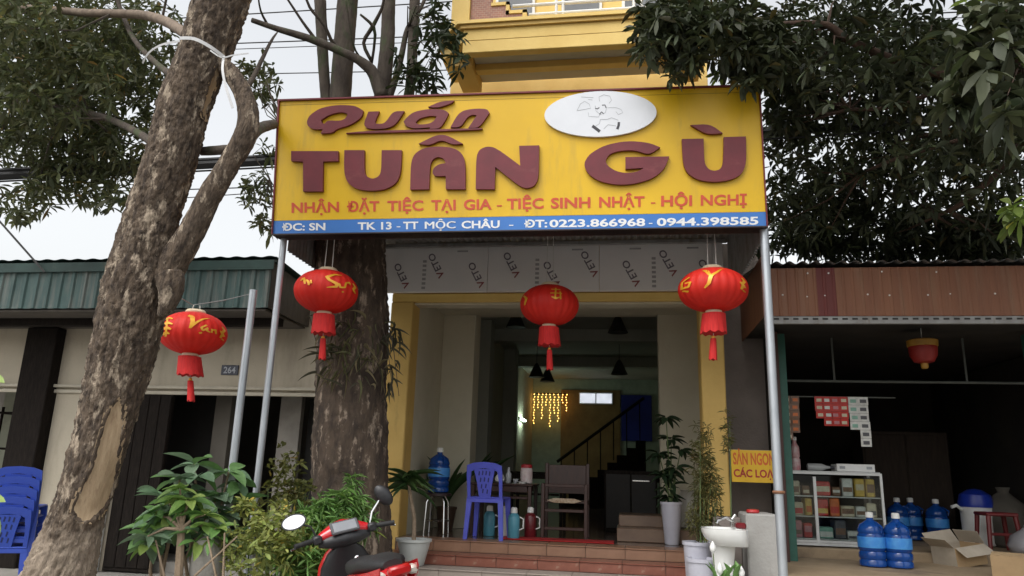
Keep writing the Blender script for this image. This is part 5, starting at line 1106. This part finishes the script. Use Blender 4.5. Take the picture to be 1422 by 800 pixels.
mb = MB(); mb.tube([(.66, .07, .27), (.52, .05, .62)], .02, 8); sbuild(mb, 'fork', ALU); mb = MB(); mb.tube([(.66, -.07, .27), (.52, -.05, .62)], .02, 8); sbuild(mb, 'fork', ALU)
mb = MB(); mb.tube([(.56, 0, .55), (.40, 0, .97)], .035, 10); sbuild(mb, 'steering_column', BPL)
# front apron (red outside), inner leg shield (black), red wings
def shield(x_off, grow, zs):
    secs = []
    for z, hw, x, dpt in zs: secs.append(ell(x+x_off, 0, z, 'z', hw+grow, dpt, 20, .7))
    return loft(secs)
zs = [(.34, .17, .52, .06), (.50, .205, .54, .07), (.66, .215, .52, .075), (.78, .19, .485, .07), (.87, .14, .45, .05), (.91, .09, .43, .04)]
sbuild(shield(.05, -.005, zs), 'front_apron', RPAINT, smooth=True); sbuild(shield(-.035, -.005, zs), 'leg_shield', BPL, smooth=True)
mb = MB(); mb.lathe([(.022, 0), (.024, .006), (.016, .012), (.004, .012)], (0, 0, 0), 14, Matrix.Rotation(R(-90), 3, 'Y')); mb.v = [(a+.375, b-.07, c+.80) for a, b, c in mb.v]; sbuild(mb, 'ignition', CHR)
# handlebar cover with the instrument panel
mb = loft([ell(.40+dx, y, HZ+dz, 'x', .001, .001, 4) if False else [(.40+dx+rx*math.sin(a)*1.0, y, HZ+dz+rz*math.cos(a)) for a in [2*math.pi*j/16 for j in range(16)]] for y, rx, rz, dx, dz in ((-.20, .03, .025, -.02, .0), (-.14, .055, .045, .0, .01), (-.07, .085, .062, .01, .025), (0, .095, .068, .015, .032), (.07, .085, .062, .01, .025), (.14, .055, .045, .0, .01), (.20, .03, .025, -.02, 0))]); hc = sbuild(mb, 'handlebar_cover', RPAINT, smooth=True)
mb = loft([[(.385+rx*math.sin(a), y, HZ-.035+rz*math.cos(a)) for a in [2*math.pi*j/14 for j in range(14)]] for y, rx, rz in ((-.19, .03, .03), (-.10, .075, .055), (0, .09, .065), (.10, .075, .055), (.19, .03, .03))]); sbuild(mb, 'handlebar_underside', BPL, smooth=True)
PN = Matrix.Translation((.338, 0, HZ+.058)) @ Matrix.Rotation(R(-52), 4, 'Y')
mb = MB(); mb.cbox(-.058, .045, -.105, .105, -.01, .008, b=.008, mtx=PN); ip = sbuild(mb, 'instrument_panel', mat('meter_bezel', (.10, .10, .105), .3), smooth=True)
mb = MB(); mb.cbox(-.045, .03, -.085, .085, .0085, .011, b=.002, mtx=PN); sbuild(mb, 'meter_glass', mat('meter_face', (.28, .29, .31), .15), ip)
for s in (-1, 1):
    mb = MB(); mb.tube([(.38, s*.17, HZ), (.345, s*.25, HZ+.002), (.32, s*.37, HZ-.004)], [.016, .018, .018], 12); gr = sbuild(mb, 'grip', RUB, smooth=True)
    mb = MB(); mb.cbox(.32, .40, min(s*.17, s*.235), max(s*.17, s*.235), HZ-.03, HZ+.03, b=.012); sbuild(mb, 'switch_box', BPL, smooth=True)
    mb = MB(); mb.tube([(.40, s*.20, HZ-.005), (.405, s*.25, HZ-.01), (.385, s*.33, HZ-.02), (.37, s*.39, HZ-.03)], [.008, .007, .006, .008], 8); sbuild(mb, 'brake_lever', CHR, smooth=True)
    # mirrors
    my, mz, mx = s*.34, HZ+(.155 if s > 0 else .20), .40
    mb = MB(); mb.tube([(.385, s*.20, HZ+.02), (.39, s*.23, HZ+.10), (mx+.005, my-s*.03, mz-.02)], .007, 8); st_ = sbuild(mb, 'mirror_stem', BPL if s > 0 else CHR, smooth=True)
    MM = Matrix.Translation((mx, my, mz)) @ Matrix.Rotation(R(-16 if s > 0 else 160), 4, 'Z') @ Matrix.Rotation(R(16 if s > 0 else -4), 4, 'Y') @ Matrix.Rotation(R(-6 if s > 0 else -58), 4, 'X')
    mb = loft([[MM @ Vector((dx, r*math.cos(a)*.088, r*math.sin(a)*.055)) for a in [2*math.pi*j/28 for j in range(28)]] for dx, r in ((.03, .35), (.024, .75), (.006, 1.0), (-.008, 1.02))]); mh = sbuild(mb, 'mirror', BPL, smooth=True)
    mb = loft([[MM @ Vector((dx, r*math.cos(a)*.080, r*math.sin(a)*.048)) for a in [2*math.pi*j/28 for j in range(28)]] for dx, r in ((-.0085, 1.0), (-.0105, .98))]); sbuild(mb, 'mirror_glass', MIRR, mh)
# floor, seat, body, tail
mb = MB(); mb.cbox(.02, .50, -.17, .17, .30, .36, b=.02); sbuild(mb, 'footboard', BPL)
BU = .08
body = [(.10, .44+BU, .10, .12), (-.05, .55+BU, .15, .16), (-.25, .62+BU, .17, .15), (-.50, .68+BU, .15, .12), (-.72, .74+BU, .10, .08), (-.86, .80+BU, .05, .035)]
sbuild(loft([ell(x, 0, z, 'x', w_, h, 18, .75) for x, z, w_, h in body]), 'body_shell', RPAINT, smooth=True)
for s in (-1, 1):
    mb = MB(); P_ = [(.16, .40), (.02, .62), (-.22, .74), (-.60, .79), (-.88, .85), (-.86, .79), (-.55, .62), (-.25, .48), (.0, .36)]; P_ = [(a_, b_+BU) for a_, b_ in P_]
    mb.prism([rnd(P_, it=1)], 1, lambda x, z, d: Vector((x, s*((.155-.10*max(0, -x-.45))+.022*d*(1-((z-BU-.6)/.3)**2)), z))); sbuild(mb, 'side_panel', RPAINT)
sbuild(loft([ell(x, 0, z+BU, 'x', w_, h, 18, .7) for x, z, w_, h in ((.10, .70, .06, .05), (.02, .735, .11, .055), (-.2, .755, .135, .055), (-.42, .80, .135, .055), (-.66, .825, .11, .045), (-.76, .83, .06, .03))]), 'seat', SEATM, smooth=True)
mb = MB(); mb.cbox(-.90, -.845, -.07, .07, .78+BU, .84+BU, b=.015); sbuild(mb, 'tail_light', mat('tail_lens', (.45, .01, .01), .15), smooth=True)
for s in (-1, 1): mb = MB(); mb.cbox(-.84, -.76, s*.10-.03, s*.10+.03, .76+BU, .81+BU, b=.014); sbuild(mb, 'turn_signal', mat('clear_lens', (.65, .62, .55), .12), smooth=True)
mb = MB(); mb.cbox(-.78, .05, -.10, .10, .24, .42, b=.04); sbuild(mb, 'engine_block', mat('engine_grey', (.12, .12, .12), .5)); mb = MB(); mb.tube([(-.1, -.16, .22), (-.3, -.18, .24), (-.85, -.19, .36)], [.03, .05, .05], 12); sbuild(mb, 'exhaust', BPL, smooth=True)
mb = MB(); ga = S(-.02, .12, .28); gb = S(.02, .30, 0); gb.z = gz+.006; mb.tube([ga, gb], .012, 8); mb.build('side_stand', BPL, sc_)
mb = MB(); mb.cbox(-.90, -.83, -.06, .06, .52, .74, b=.01); sbuild(mb, 'rear_fender', BPL)

# ------------------------------------------------------------------ trees
BARK = mat('brown_bark', (.135, .098, .068), .95, (.036, .025, .018), 30, lo=.36, hi=.62, bump=1.0, bscale=70, stretch=(1, 1, .34), dirt=((.36, .29, .215), 11, .535, .61, (1, 1, .42)), wash=((.36, .29, .22), .86, .12))
BARK2 = mat('dark_bark', (.105, .075, .053), .95, (.042, .030, .023), 10, lo=.38, hi=.62, bump=.8, bscale=36, stretch=(1, 1, .35), dirt=((.32, .25, .19), 12, .55, .64, (1, 1, .4)))
BARK3 = mat('grey_stem_bark', (.10, .080, .062), .95, (.055, .042, .034), 12, bump=.6, bscale=40, stretch=(1, 1, .4), dirt=((.055, .075, .03), 5, .52, .66, (1, 1, .6)))
RBARK = mat('reddish_bark', (.085, .048, .030), .9, (.045, .026, .018), 9, bump=.5, bscale=40)
def pts_of(base_pts): return base_pts
TY = 4.7
lt = at(80, 800, TY); lroot = Vector((lt.x-.02, TY, .05))
tree = thing('street_tree', 'leaning street tree with flaking bark and a pale cut scar', 'tree', (lroot.x, TY, .1))
main = [(lroot+Vector((-.03, 0, -.1)), .33), (lroot+Vector((-.01, 0, .25)), .275)]+pxpath([(82, 800, 90), (99, 745, 74), (113, 700, 66), (143, 600, 70), (168, 500, 82), (191, 400, 86), (212, 300, 70), (238, 220, 66), (255, 150, 66), (281, 80, 66), (308, 0, 72), (335, -90, 70), (360, -190, 60)], TY)
WOODC = mat('bare_cut_wood', (.45, .335, .21), .8, (.35, .25, .15), 7, stretch=(6, 6, .8), bump=.25, bscale=30, dirt=((.22, .14, .085), 7, .55, .75, (4, 4, .6)))
SCARS = [rnd([(163, 556), (171, 562), (169, 590), (164, 630), (161, 665), (153, 695), (138, 716), (120, 726), (104, 718), (99, 705), (112, 682), (128, 650), (138, 610), (148, 575)], it=2), rnd([(303, 88), (309, 100), (303, 120), (293, 145), (284, 165), (279, 160), (287, 130), (296, 100)], it=2)]
mb = MB(); smb = [MB(), MB()]; fr = bark_tube(mb, main, n=100, step=.012, amp=.075, seed=3, lump=.06, scars=SCARS, scar_mb=smb); tk = mb.build('trunk', BARK, tree, smooth='all'); [b_.build('cut_scar', WOODC, tree, smooth='all', fix=False) for b_ in smb]
# second stem that loops off the fork
mb = MB(); bark_tube(mb, pxpath([(210, 410, 46), (234, 375, 42), (262, 330, 36), (290, 275, 32), (318, 228, 29), (340, 190, 31), (345, 160, 28), (338, 130, 25), (322, 104, 24), (298, 80, 20)], 4.72), n=26, step=.025, amp=.06, seed=8, lump=.12); mb.build('side_stem', BARK, tree, smooth='all')
mb = MB(); bark_tube(mb, pxpath([(236, 382, 38), (238, 398, 36), (232, 424, 24), (222, 440, 10)], 4.62), n=20, step=.02, amp=.08, seed=18, lump=.1); mb.build('fork_burl', BARK, tree, smooth='all')
BR = [[(282, 66, 16), (250, 42, 15), (225, 28, 14), (190, 20, 12), (120, 18, 11), (60, 12, 9), (0, 8, 8), (-120, -10, 6)], [(342, 195, 20), (362, 178, 15), (390, 172, 12), (420, 178, 9)], [(255, 235, 14), (225, 212, 13), (200, 190, 11), (150, 165, 9), (90, 150, 7), (20, 140, 5)],
      [(280, 128, 12), (250, 110, 11), (225, 95, 9), (190, 60, 7), (170, 20, 6), (150, -40, 5)], [(330, 205, 8), (310, 208, 14), (280, 210, 12)], [(336, 128, 9), (350, 110, 7), (375, 60, 4), (385, 45, 2)], [(300, 20, 22), (270, -40, 16), (200, -120, 10)]]
for i, b in enumerate(BR): mb = MB(); bark_tube(mb, pxpath(b, 4.7, 4.7+(1.6, 2.4, 1.6, 1.2, .2, .3, 1.5)[i]), n=10, step=.05, amp=.05, seed=20+i, lump=.1); mb.build('branch', BARK3 if i else mat('pale_branch_bark', (.26, .20, .15), .9, (.16, .12, .09), 12), tree, smooth='all')
LEAF = TL('street_tree_leaf', (.105, .132, .062), .42)
def crown(parent, blobs, k, L_, W_, m, nm='crown', lo=.55, hi=1.25, droop=.35, upw=.35):
    P0 = blob_points(blobs); ax = rng.normal(0, .6, (len(P0), 3))+[0, 0, upw]; P, D, l, w_ = whorls(P0, ax, k, L_, W_, .85, droop)
    V, F = leaves_np(P, D, l, w_, droop); o = mesh_np(nm, V, F, m, parent, tints(len(P), 8, lo, hi)); o['kind'] = 'stuff'; return P0
def twigs(parent, P0, hubs, n, m, r=.008):
    mb = MB(); hubs = [Vector(h) for h in hubs]
    for i in range(n):
        q = Vector(P0[rng.integers(len(P0))]); h = min(hubs, key=lambda a: (a-q).length)
        if (h-q).length > 1.0: continue
        mid = (h+q)/2+Vector(rng.normal(0, .08, 3)); mb.tube([h, mid, q], [r*1.6, r, r*.4], 5, cap=False)
    o = mb.build('twigs', m, parent, fix=False); o['kind'] = 'stuff'
P0 = crown(tree, [(70, 70, 150, 80, 6.8, 1.3, 754), (150, 110, 120, 80, 7.2, 1.0, 551), (50, 180, 120, 60, 6.8, 1.0, 522), (165, 205, 75, 45, 6.6, .7, 188), (70, 110, 120, 70, 5.6, .4, 188), (150, 265, 50, 30, 6.3, .5, 49), (40, 270, 50, 28, 6.2, .5, 49), (25, 295, 25, 14, 6.0, .3, 11), (90, 245, 70, 30, 6.4, .6, 87), (-150, 120, 160, 160, 6.5, 1.5, 464), (60, -110, 330, 110, 6.4, 1.8, 609), (330, -140, 160, 70, 5.5, 1.2, 232), (30, 20, 60, 40, 5.2, .5, 87), (160, 30, 100, 40, 6.8, .8, 174)], 7, .118, .038, LEAF)
hubs = [p for b, e in ((BR[0], 1.6), (BR[2], 1.6), (BR[3], 1.2)) for p, r in smooth_path(pxpath(b, 4.7, 4.7+e), .3)]; twigs(tree, P0, hubs, 90, BARK3)
P1 = crown(tree, [(365, 115, 28, 34, 6.7, .25, 36), (375, 205, 16, 22, 6.7, .2, 8), (358, 265, 26, 34, 6.7, .25, 28), (372, 310, 16, 16, 6.7, .2, 12), (345, 90, 14, 14, 6.6, .2, 6)], 6, .115, .038, LEAF, 'side_sprig'); twigs(tree, P1, [at(390, 172, 6.3), at(370, 176, 6.0), at(375, 250, 6.7)], 24, BARK3, .005)
# white strap tied round the trunk
strapm = mat('white_plastic_strap', (.66, .66, .66), .5)
def ribbon_px(lst, Y, wd, nm, par):
    mb = MB(); P_ = [at(x, y, Yy) for x, y, Yy in lst]; sp = smooth_path([(p, wd) for p in P_], .03); vs = []; fs = []
    for i, (p, r) in enumerate(sp):
        a, b = sp[max(i-1, 0)][0], sp[min(i+1, len(sp)-1)][0]; tdir = (b-a).normalized(); s = tdir.cross(fw).normalized()*r/2; vs += [p-s-fw*.002, p+s-fw*.002, p+s+fw*.002, p-s+fw*.002]
    for i in range(len(sp)-1):
        for j in range(4): fs.append((i*4+j, i*4+(j+1) % 4, i*4+4+(j+1) % 4, i*4+4+j))
    mb.add(vs, fs); return mb.build(nm, strapm, par)
stp = thing('plastic_strap', 'white plastic strap tied round the upper leaning trunk', 'strap', tuple(at(322, 150, 4.4)))
ribbon_px([(198, 88, 4.62), (207, 73, 4.55), (225, 62, 4.5), (250, 57, 4.46)], 0, .014, 'loose_end', stp); ribbon_px([(250, 53, 4.46), (270, 54, 4.43), (292, 65, 4.45), (312, 80, 4.5)], 0, .024, 'band', stp); ribbon_px([(311, 78, 4.47), (309, 95, 4.45), (313, 118, 4.45), (323, 150, 4.46)], 0, .018, 'hanging_end', stp); ribbon_px([(292, 70, 4.44), (308, 80, 4.45), (322, 77, 4.5), (345, 74, 4.6)], 0, .010, 'knot_tail', stp)

# forked tree behind the sign
T2 = 7.25; b0 = at(487, 790, T2); t2 = thing('forked_tree', 'straight forked tree standing behind the sign beside the left column', 'tree', (b0.x, T2, .1))
mb = MB(); fr2 = bark_tube(mb, [(Vector((b0.x, T2, 0)), .50), (Vector((b0.x, T2, .3)), .43)]+pxpath([(487, 790, 116), (487, 690, 106), (487, 560, 100), (489, 450, 98), (487, 345, 98), (488, 280, 96), (490, 230, 70)], T2), n=44, step=.03, amp=.045, seed=40, lump=.06); mb.build('trunk', BARK2, t2, smooth='all')
for i, l in enumerate(([(478, 300, 40), (462, 220, 22), (452, 130, 15), (444, 0, 15), (438, -120, 13), (430, -260, 9)], [(482, 290, 56), (474, 200, 32), (473, 130, 29), (483, 0, 28), (494, -120, 25), (505, -260, 18)], [(505, 290, 50), (524, 200, 26), (531, 130, 22), (538, 60, 20), (540, 0, 18), (545, -150, 14)], [(505, 270, 40), (550, 190, 18), (568, 130, 14), (573, 60, 14), (576, 0, 15), (580, -150, 12)], [(535, 150, 12), (549, 110, 9), (558, 75, 8), (566, 40, 7), (585, 10, 5), (600, -30, 4)])):
    mb = MB(); bark_tube(mb, pxpath(l, T2), n=16, step=.05, amp=.03, seed=50+i, lump=.05); mb.build('stem', BARK3, t2, smooth='all')
for i, l in enumerate(([(530, 135, 20), (520, 105, 17), (509, 91, 15), (488, 78, 12), (439, 57, 11), (385, 40, 8), (350, 28, 7)], [(440, 57, 5), (420, 30, 4), (400, 0, 3), (385, -20, 2)], [(465, 68, 5), (450, 35, 5), (430, 10, 4), (420, -20, 3)], [(372, 35, 4), (362, 15, 3), (358, -10, 2)], [(475, 72, 4), (455, 45, 3), (452, 0, 2)], [(516, 85, 5), (505, 60, 5), (517, 38, 6), (530, 12, 4), (535, -10, 3)], [(516, 88, 4), (520, 60, 4), (519, 38, 5), (500, 20, 3)], [(500, 80, 3), (490, 60, 3), (480, 0, 2)])): mb = MB(); bark_tube(mb, pxpath(l, T2-.15, T2-.5), n=8, step=.06, amp=.05, seed=60+i, lump=.12); mb.build('branch', BARK3, t2, smooth='all')
P2 = crown(t2, [(600, 45, 28, 50, 7.0, .4, 34), (590, 110, 26, 20, 6.9, .3, 16), (625, 60, 12, 40, 6.8, .2, 8), (560, 95, 20, 30, 7.0, .3, 12), (640, 75, 8, 30, 6.9, .2, 5), (540, -120, 200, 80, 7, 1.2, 160), (410, 160, 24, 20, 7.2, .3, 14)], 6, .16, .046, TL('dark_tree_leaf', (.032, .055, .022), .25), 'crown'); twigs(t2, P2[:70], [at(566, 40, T2), at(558, 75, T2), at(575, 100, T2), at(576, 20, T2)], 34, BARK3, .006)
# strap leaved orchids clinging to its trunk
ep = thing('clinging_orchids', 'tangle of strap leaved orchids clinging to the forked tree trunk', 'orchid', tuple(at(490, 560, 6.85)))
EP = leafset('orchid_leaf', STRAP, [LM('dry_orchid_leaf', (.26, .22, .12)), LM('olive_orchid_leaf', (.16, .16, .07)), LM('dull_orchid_leaf', (.085, .08, .045))], droop=.5)
for i in range(95):
    u = random.random(); px = random.uniform(442, 535); py = random.uniform(440, 500)+random.random()**2*50; r_ = .49*(1-((px-489)/52)**2*.55); b = at(px, py, T2-max(.20, .46*math.sqrt(max(.05, 1-((px-489)/52)**2))))
    put_leaf(ep, random.choice(EP), b, Vector(((px-489)/60+random.uniform(-.6, .6), -.5+random.uniform(-.2, .2), random.uniform(-1.3, .9))), random.uniform(.10, .26), random.uniform(.008, .016), random.uniform(-1, 1))
for i in range(46):
    px, py = random.uniform(534, 553), random.uniform(445, 540); b = at(px, py, 7.15); put_leaf(ep, EP[2], b, Vector((random.uniform(-.3, 1), -.3, random.uniform(-1.2, .1))), random.uniform(.10, .2), .022, random.uniform(-1, 1))
for px in (538, 546, 440): stem_tube(ep, [at(px-10, 440, 6.95), at(px, 480, 7.1), at(px+8, 550, 7.1)], .005, .003, BARK3)

# big dark tree on the right
rb = at(1520, 800, 6.0); t3 = thing('shade_tree', 'big dark shade tree spreading over the right shop', 'tree', (rb.x, 6.0, .1))
mb = MB(); bark_tube(mb, [(Vector((rb.x, 6, 0)), .36), (Vector((rb.x, 6, .4)), .28)]+pxpath([(1515, 700, 90), (1500, 500, 84), (1490, 350, 80), (1480, 200, 70), (1470, 60, 60)], 6.0), n=28, step=.05, amp=.05, seed=80); mb.build('trunk', BARK2, t3, smooth='all')
RB = [[(1480, 190, 40), (1420, 140, 26), (1333, 110, 20), (1284, 97, 18), (1230, 79, 16), (1176, 54, 15), (1149, 35, 13), (1100, 33, 11), (1045, 38, 9), (980, 45, 6)], [(1333, 110, 12), (1280, 135, 9), (1230, 150, 8), (1180, 152, 6)], [(1485, 240, 24), (1422, 170, 14), (1395, 165, 13), (1340, 178, 11), (1290, 187, 9), (1240, 200, 6)], [(1488, 300, 22), (1422, 205, 14), (1390, 235, 12), (1340, 280, 10), (1300, 300, 6)], [(1330, 195, 8), (1262, 215, 8), (1225, 228, 7), (1195, 242, 5)], [(1149, 35, 8), (1100, 60, 6), (1040, 50, 4)], [(1475, 100, 30), (1400, 20, 20), (1300, -40, 14), (1150, -70, 8)]]
for i, b in enumerate(RB): mb = MB(); bark_tube(mb, pxpath([(e_[0], e_[1], e_[2]*.72) for e_ in b], 6.3, (6.2, 6.6, 7.0, 7.2, 7.0, 6.0, 5.8)[i]), n=12, step=.06, amp=.05, seed=90+i, lump=.1); mb.build('branch', RBARK, t3, smooth='all')
DLEAF = TL('shade_tree_leaf', (.040, .056, .026), .25)
bl3 = [(1180, 60, 170, 70, 7.0, 1.3, 520), (1330, 130, 150, 110, 7.4, 1.3, 481), (1170, 200, 120, 90, 7.8, 1.2, 390), (1320, 260, 140, 80, 8.0, 1.2, 390), (1130, 290, 80, 60, 8.2, 1.0, 299), (1220, 320, 150, 40, 8.4, .9, 299), (1240, 346, 210, 16, 8.7, .8, 195), (1380, 330, 80, 35, 8.2, .9, 247), (1000, 40, 90, 45, 6.0, .5, 247), (930, 30, 55, 38, 5.9, .4, 143), (1060, 75, 70, 38, 6.1, .5, 156), (905, 60, 28, 30, 5.8, .3, 39), (930, 98, 8, 18, 5.8, .1, 6), (955, 75, 30, 25, 5.9, .3, 36), (1040, 108, 30, 14, 5.9, .2, 18), (1560, 150, 160, 200, 6.8, 2, 546), (1250, -110, 330, 110, 6.5, 2, 806), (1100, 130, 45, 60, 7.0, .5, 156), (1250, 110, 170, 70, 6.0, .5, 78), (1330, 220, 110, 60, 6.3, .5, 52)]
P3 = crown(t3, bl3, 7, .132, .045, DLEAF, lo=.55, hi=1.5, droop=.4)
hubs = [p for j in (0, 1, 2, 3, 4) for p, r in smooth_path(pxpath(RB[j], 6.3, (6.2, 6.6, 7.0, 7.2, 7.0)[j]), .3)]; twigs(t3, P3, hubs, 130, RBARK, .009)
P4 = crown(t3, [(1370, 70, 62, 60, 4.2, .35, 46), (1400, 140, 40, 40, 4.1, .3, 26), (1330, 130, 18, 25, 4.3, .15, 7), (1400, 20, 50, 40, 4.2, .3, 24)], 7, .145, .062, TL('near_leaf', (.060, .082, .040), .25), 'near_sprig', droop=.5, upw=-.3); twigs(t3, P4, [at(1440, 60, 4.6), at(1425, 120, 4.6)], 20, RBARK, .006)
P5 = crown(t3, [(1412, 300, 14, 26, 5.0, .2, 6), (1345, 5, 8, 8, 4.6, .1, 2), (1000, 100, 8, 7, 6.4, .1, 4), (1415, 75, 10, 10, 4.3, .1, 2)], 6, .14, .05, TL('lime_sprig_leaf', (.16, .26, .05), .4), 'young_sprig', droop=.3)

# ------------------------------------------------------------------ overhead wires
CABLE = mat('black_cable', (.015, .015, .016), .6)
def wire(p0, p1, r, label, sag=.12, name='overhead_cable'):
    a, b = at(*p0), at(*p1); d = b-a; a, b = a-d*3.0, b+d*3.0; mb = MB(); P_ = [a+(b-a)*i/24+Vector((0, 0, -sag*4*(i/24)*(1-i/24)+sag)) for i in range(25)]; mb.tube(P_, r, 6); mb.build(name, CABLE, origin=tuple((a+b)/2), label=label, cat='cable', group='overhead cables')
wire((0, 245, 6.3), (383, 224, 6.75), .042, 'thick black cable, lowest of the overhead bundle left of the sign', .05); wire((0, 238, 6.35), (383, 218, 6.82), .030, 'thick black cable just above the lowest of the bundle', .05); wire((120, 246, 6.9), (383, 232, 6.9), .010, 'thin black cable just under the thick bundle', .03)
wire((340, 20, 12), (600, 4, 12), .012, 'highest thin wire crossing the sky between the stems', .1); wire((340, 60, 12), (600, 50, 12), .012, 'second highest thin wire crossing the sky between the stems', .1); wire((340, 103, 12), (600, 98, 12), .010, 'third thin wire crossing the sky between the stems', .1); wire((340, 68, 12), (600, 58, 12), .008, 'faint wire close under the second highest one', .1)
wire((300, 262, 9.5), (383, 259, 9.5), .009, 'thin wire left of the sign edge below the cable bundle', .05); wire((300, 272, 9.5), (383, 266, 9.5), .007, 'lowest thin wire left of the sign edge', .05)
a, b = at(0, 308, 7.3), at(62, 378, 7.42); mb = MB(); mb.tube([a+(a-b)*2.5, b], .012, 6); mb.build('stay_wire', mat('grey_stay', (.10, .10, .10), .6), origin=tuple(b), label='slanting stay wire running down to the green fascia', cat='cable')
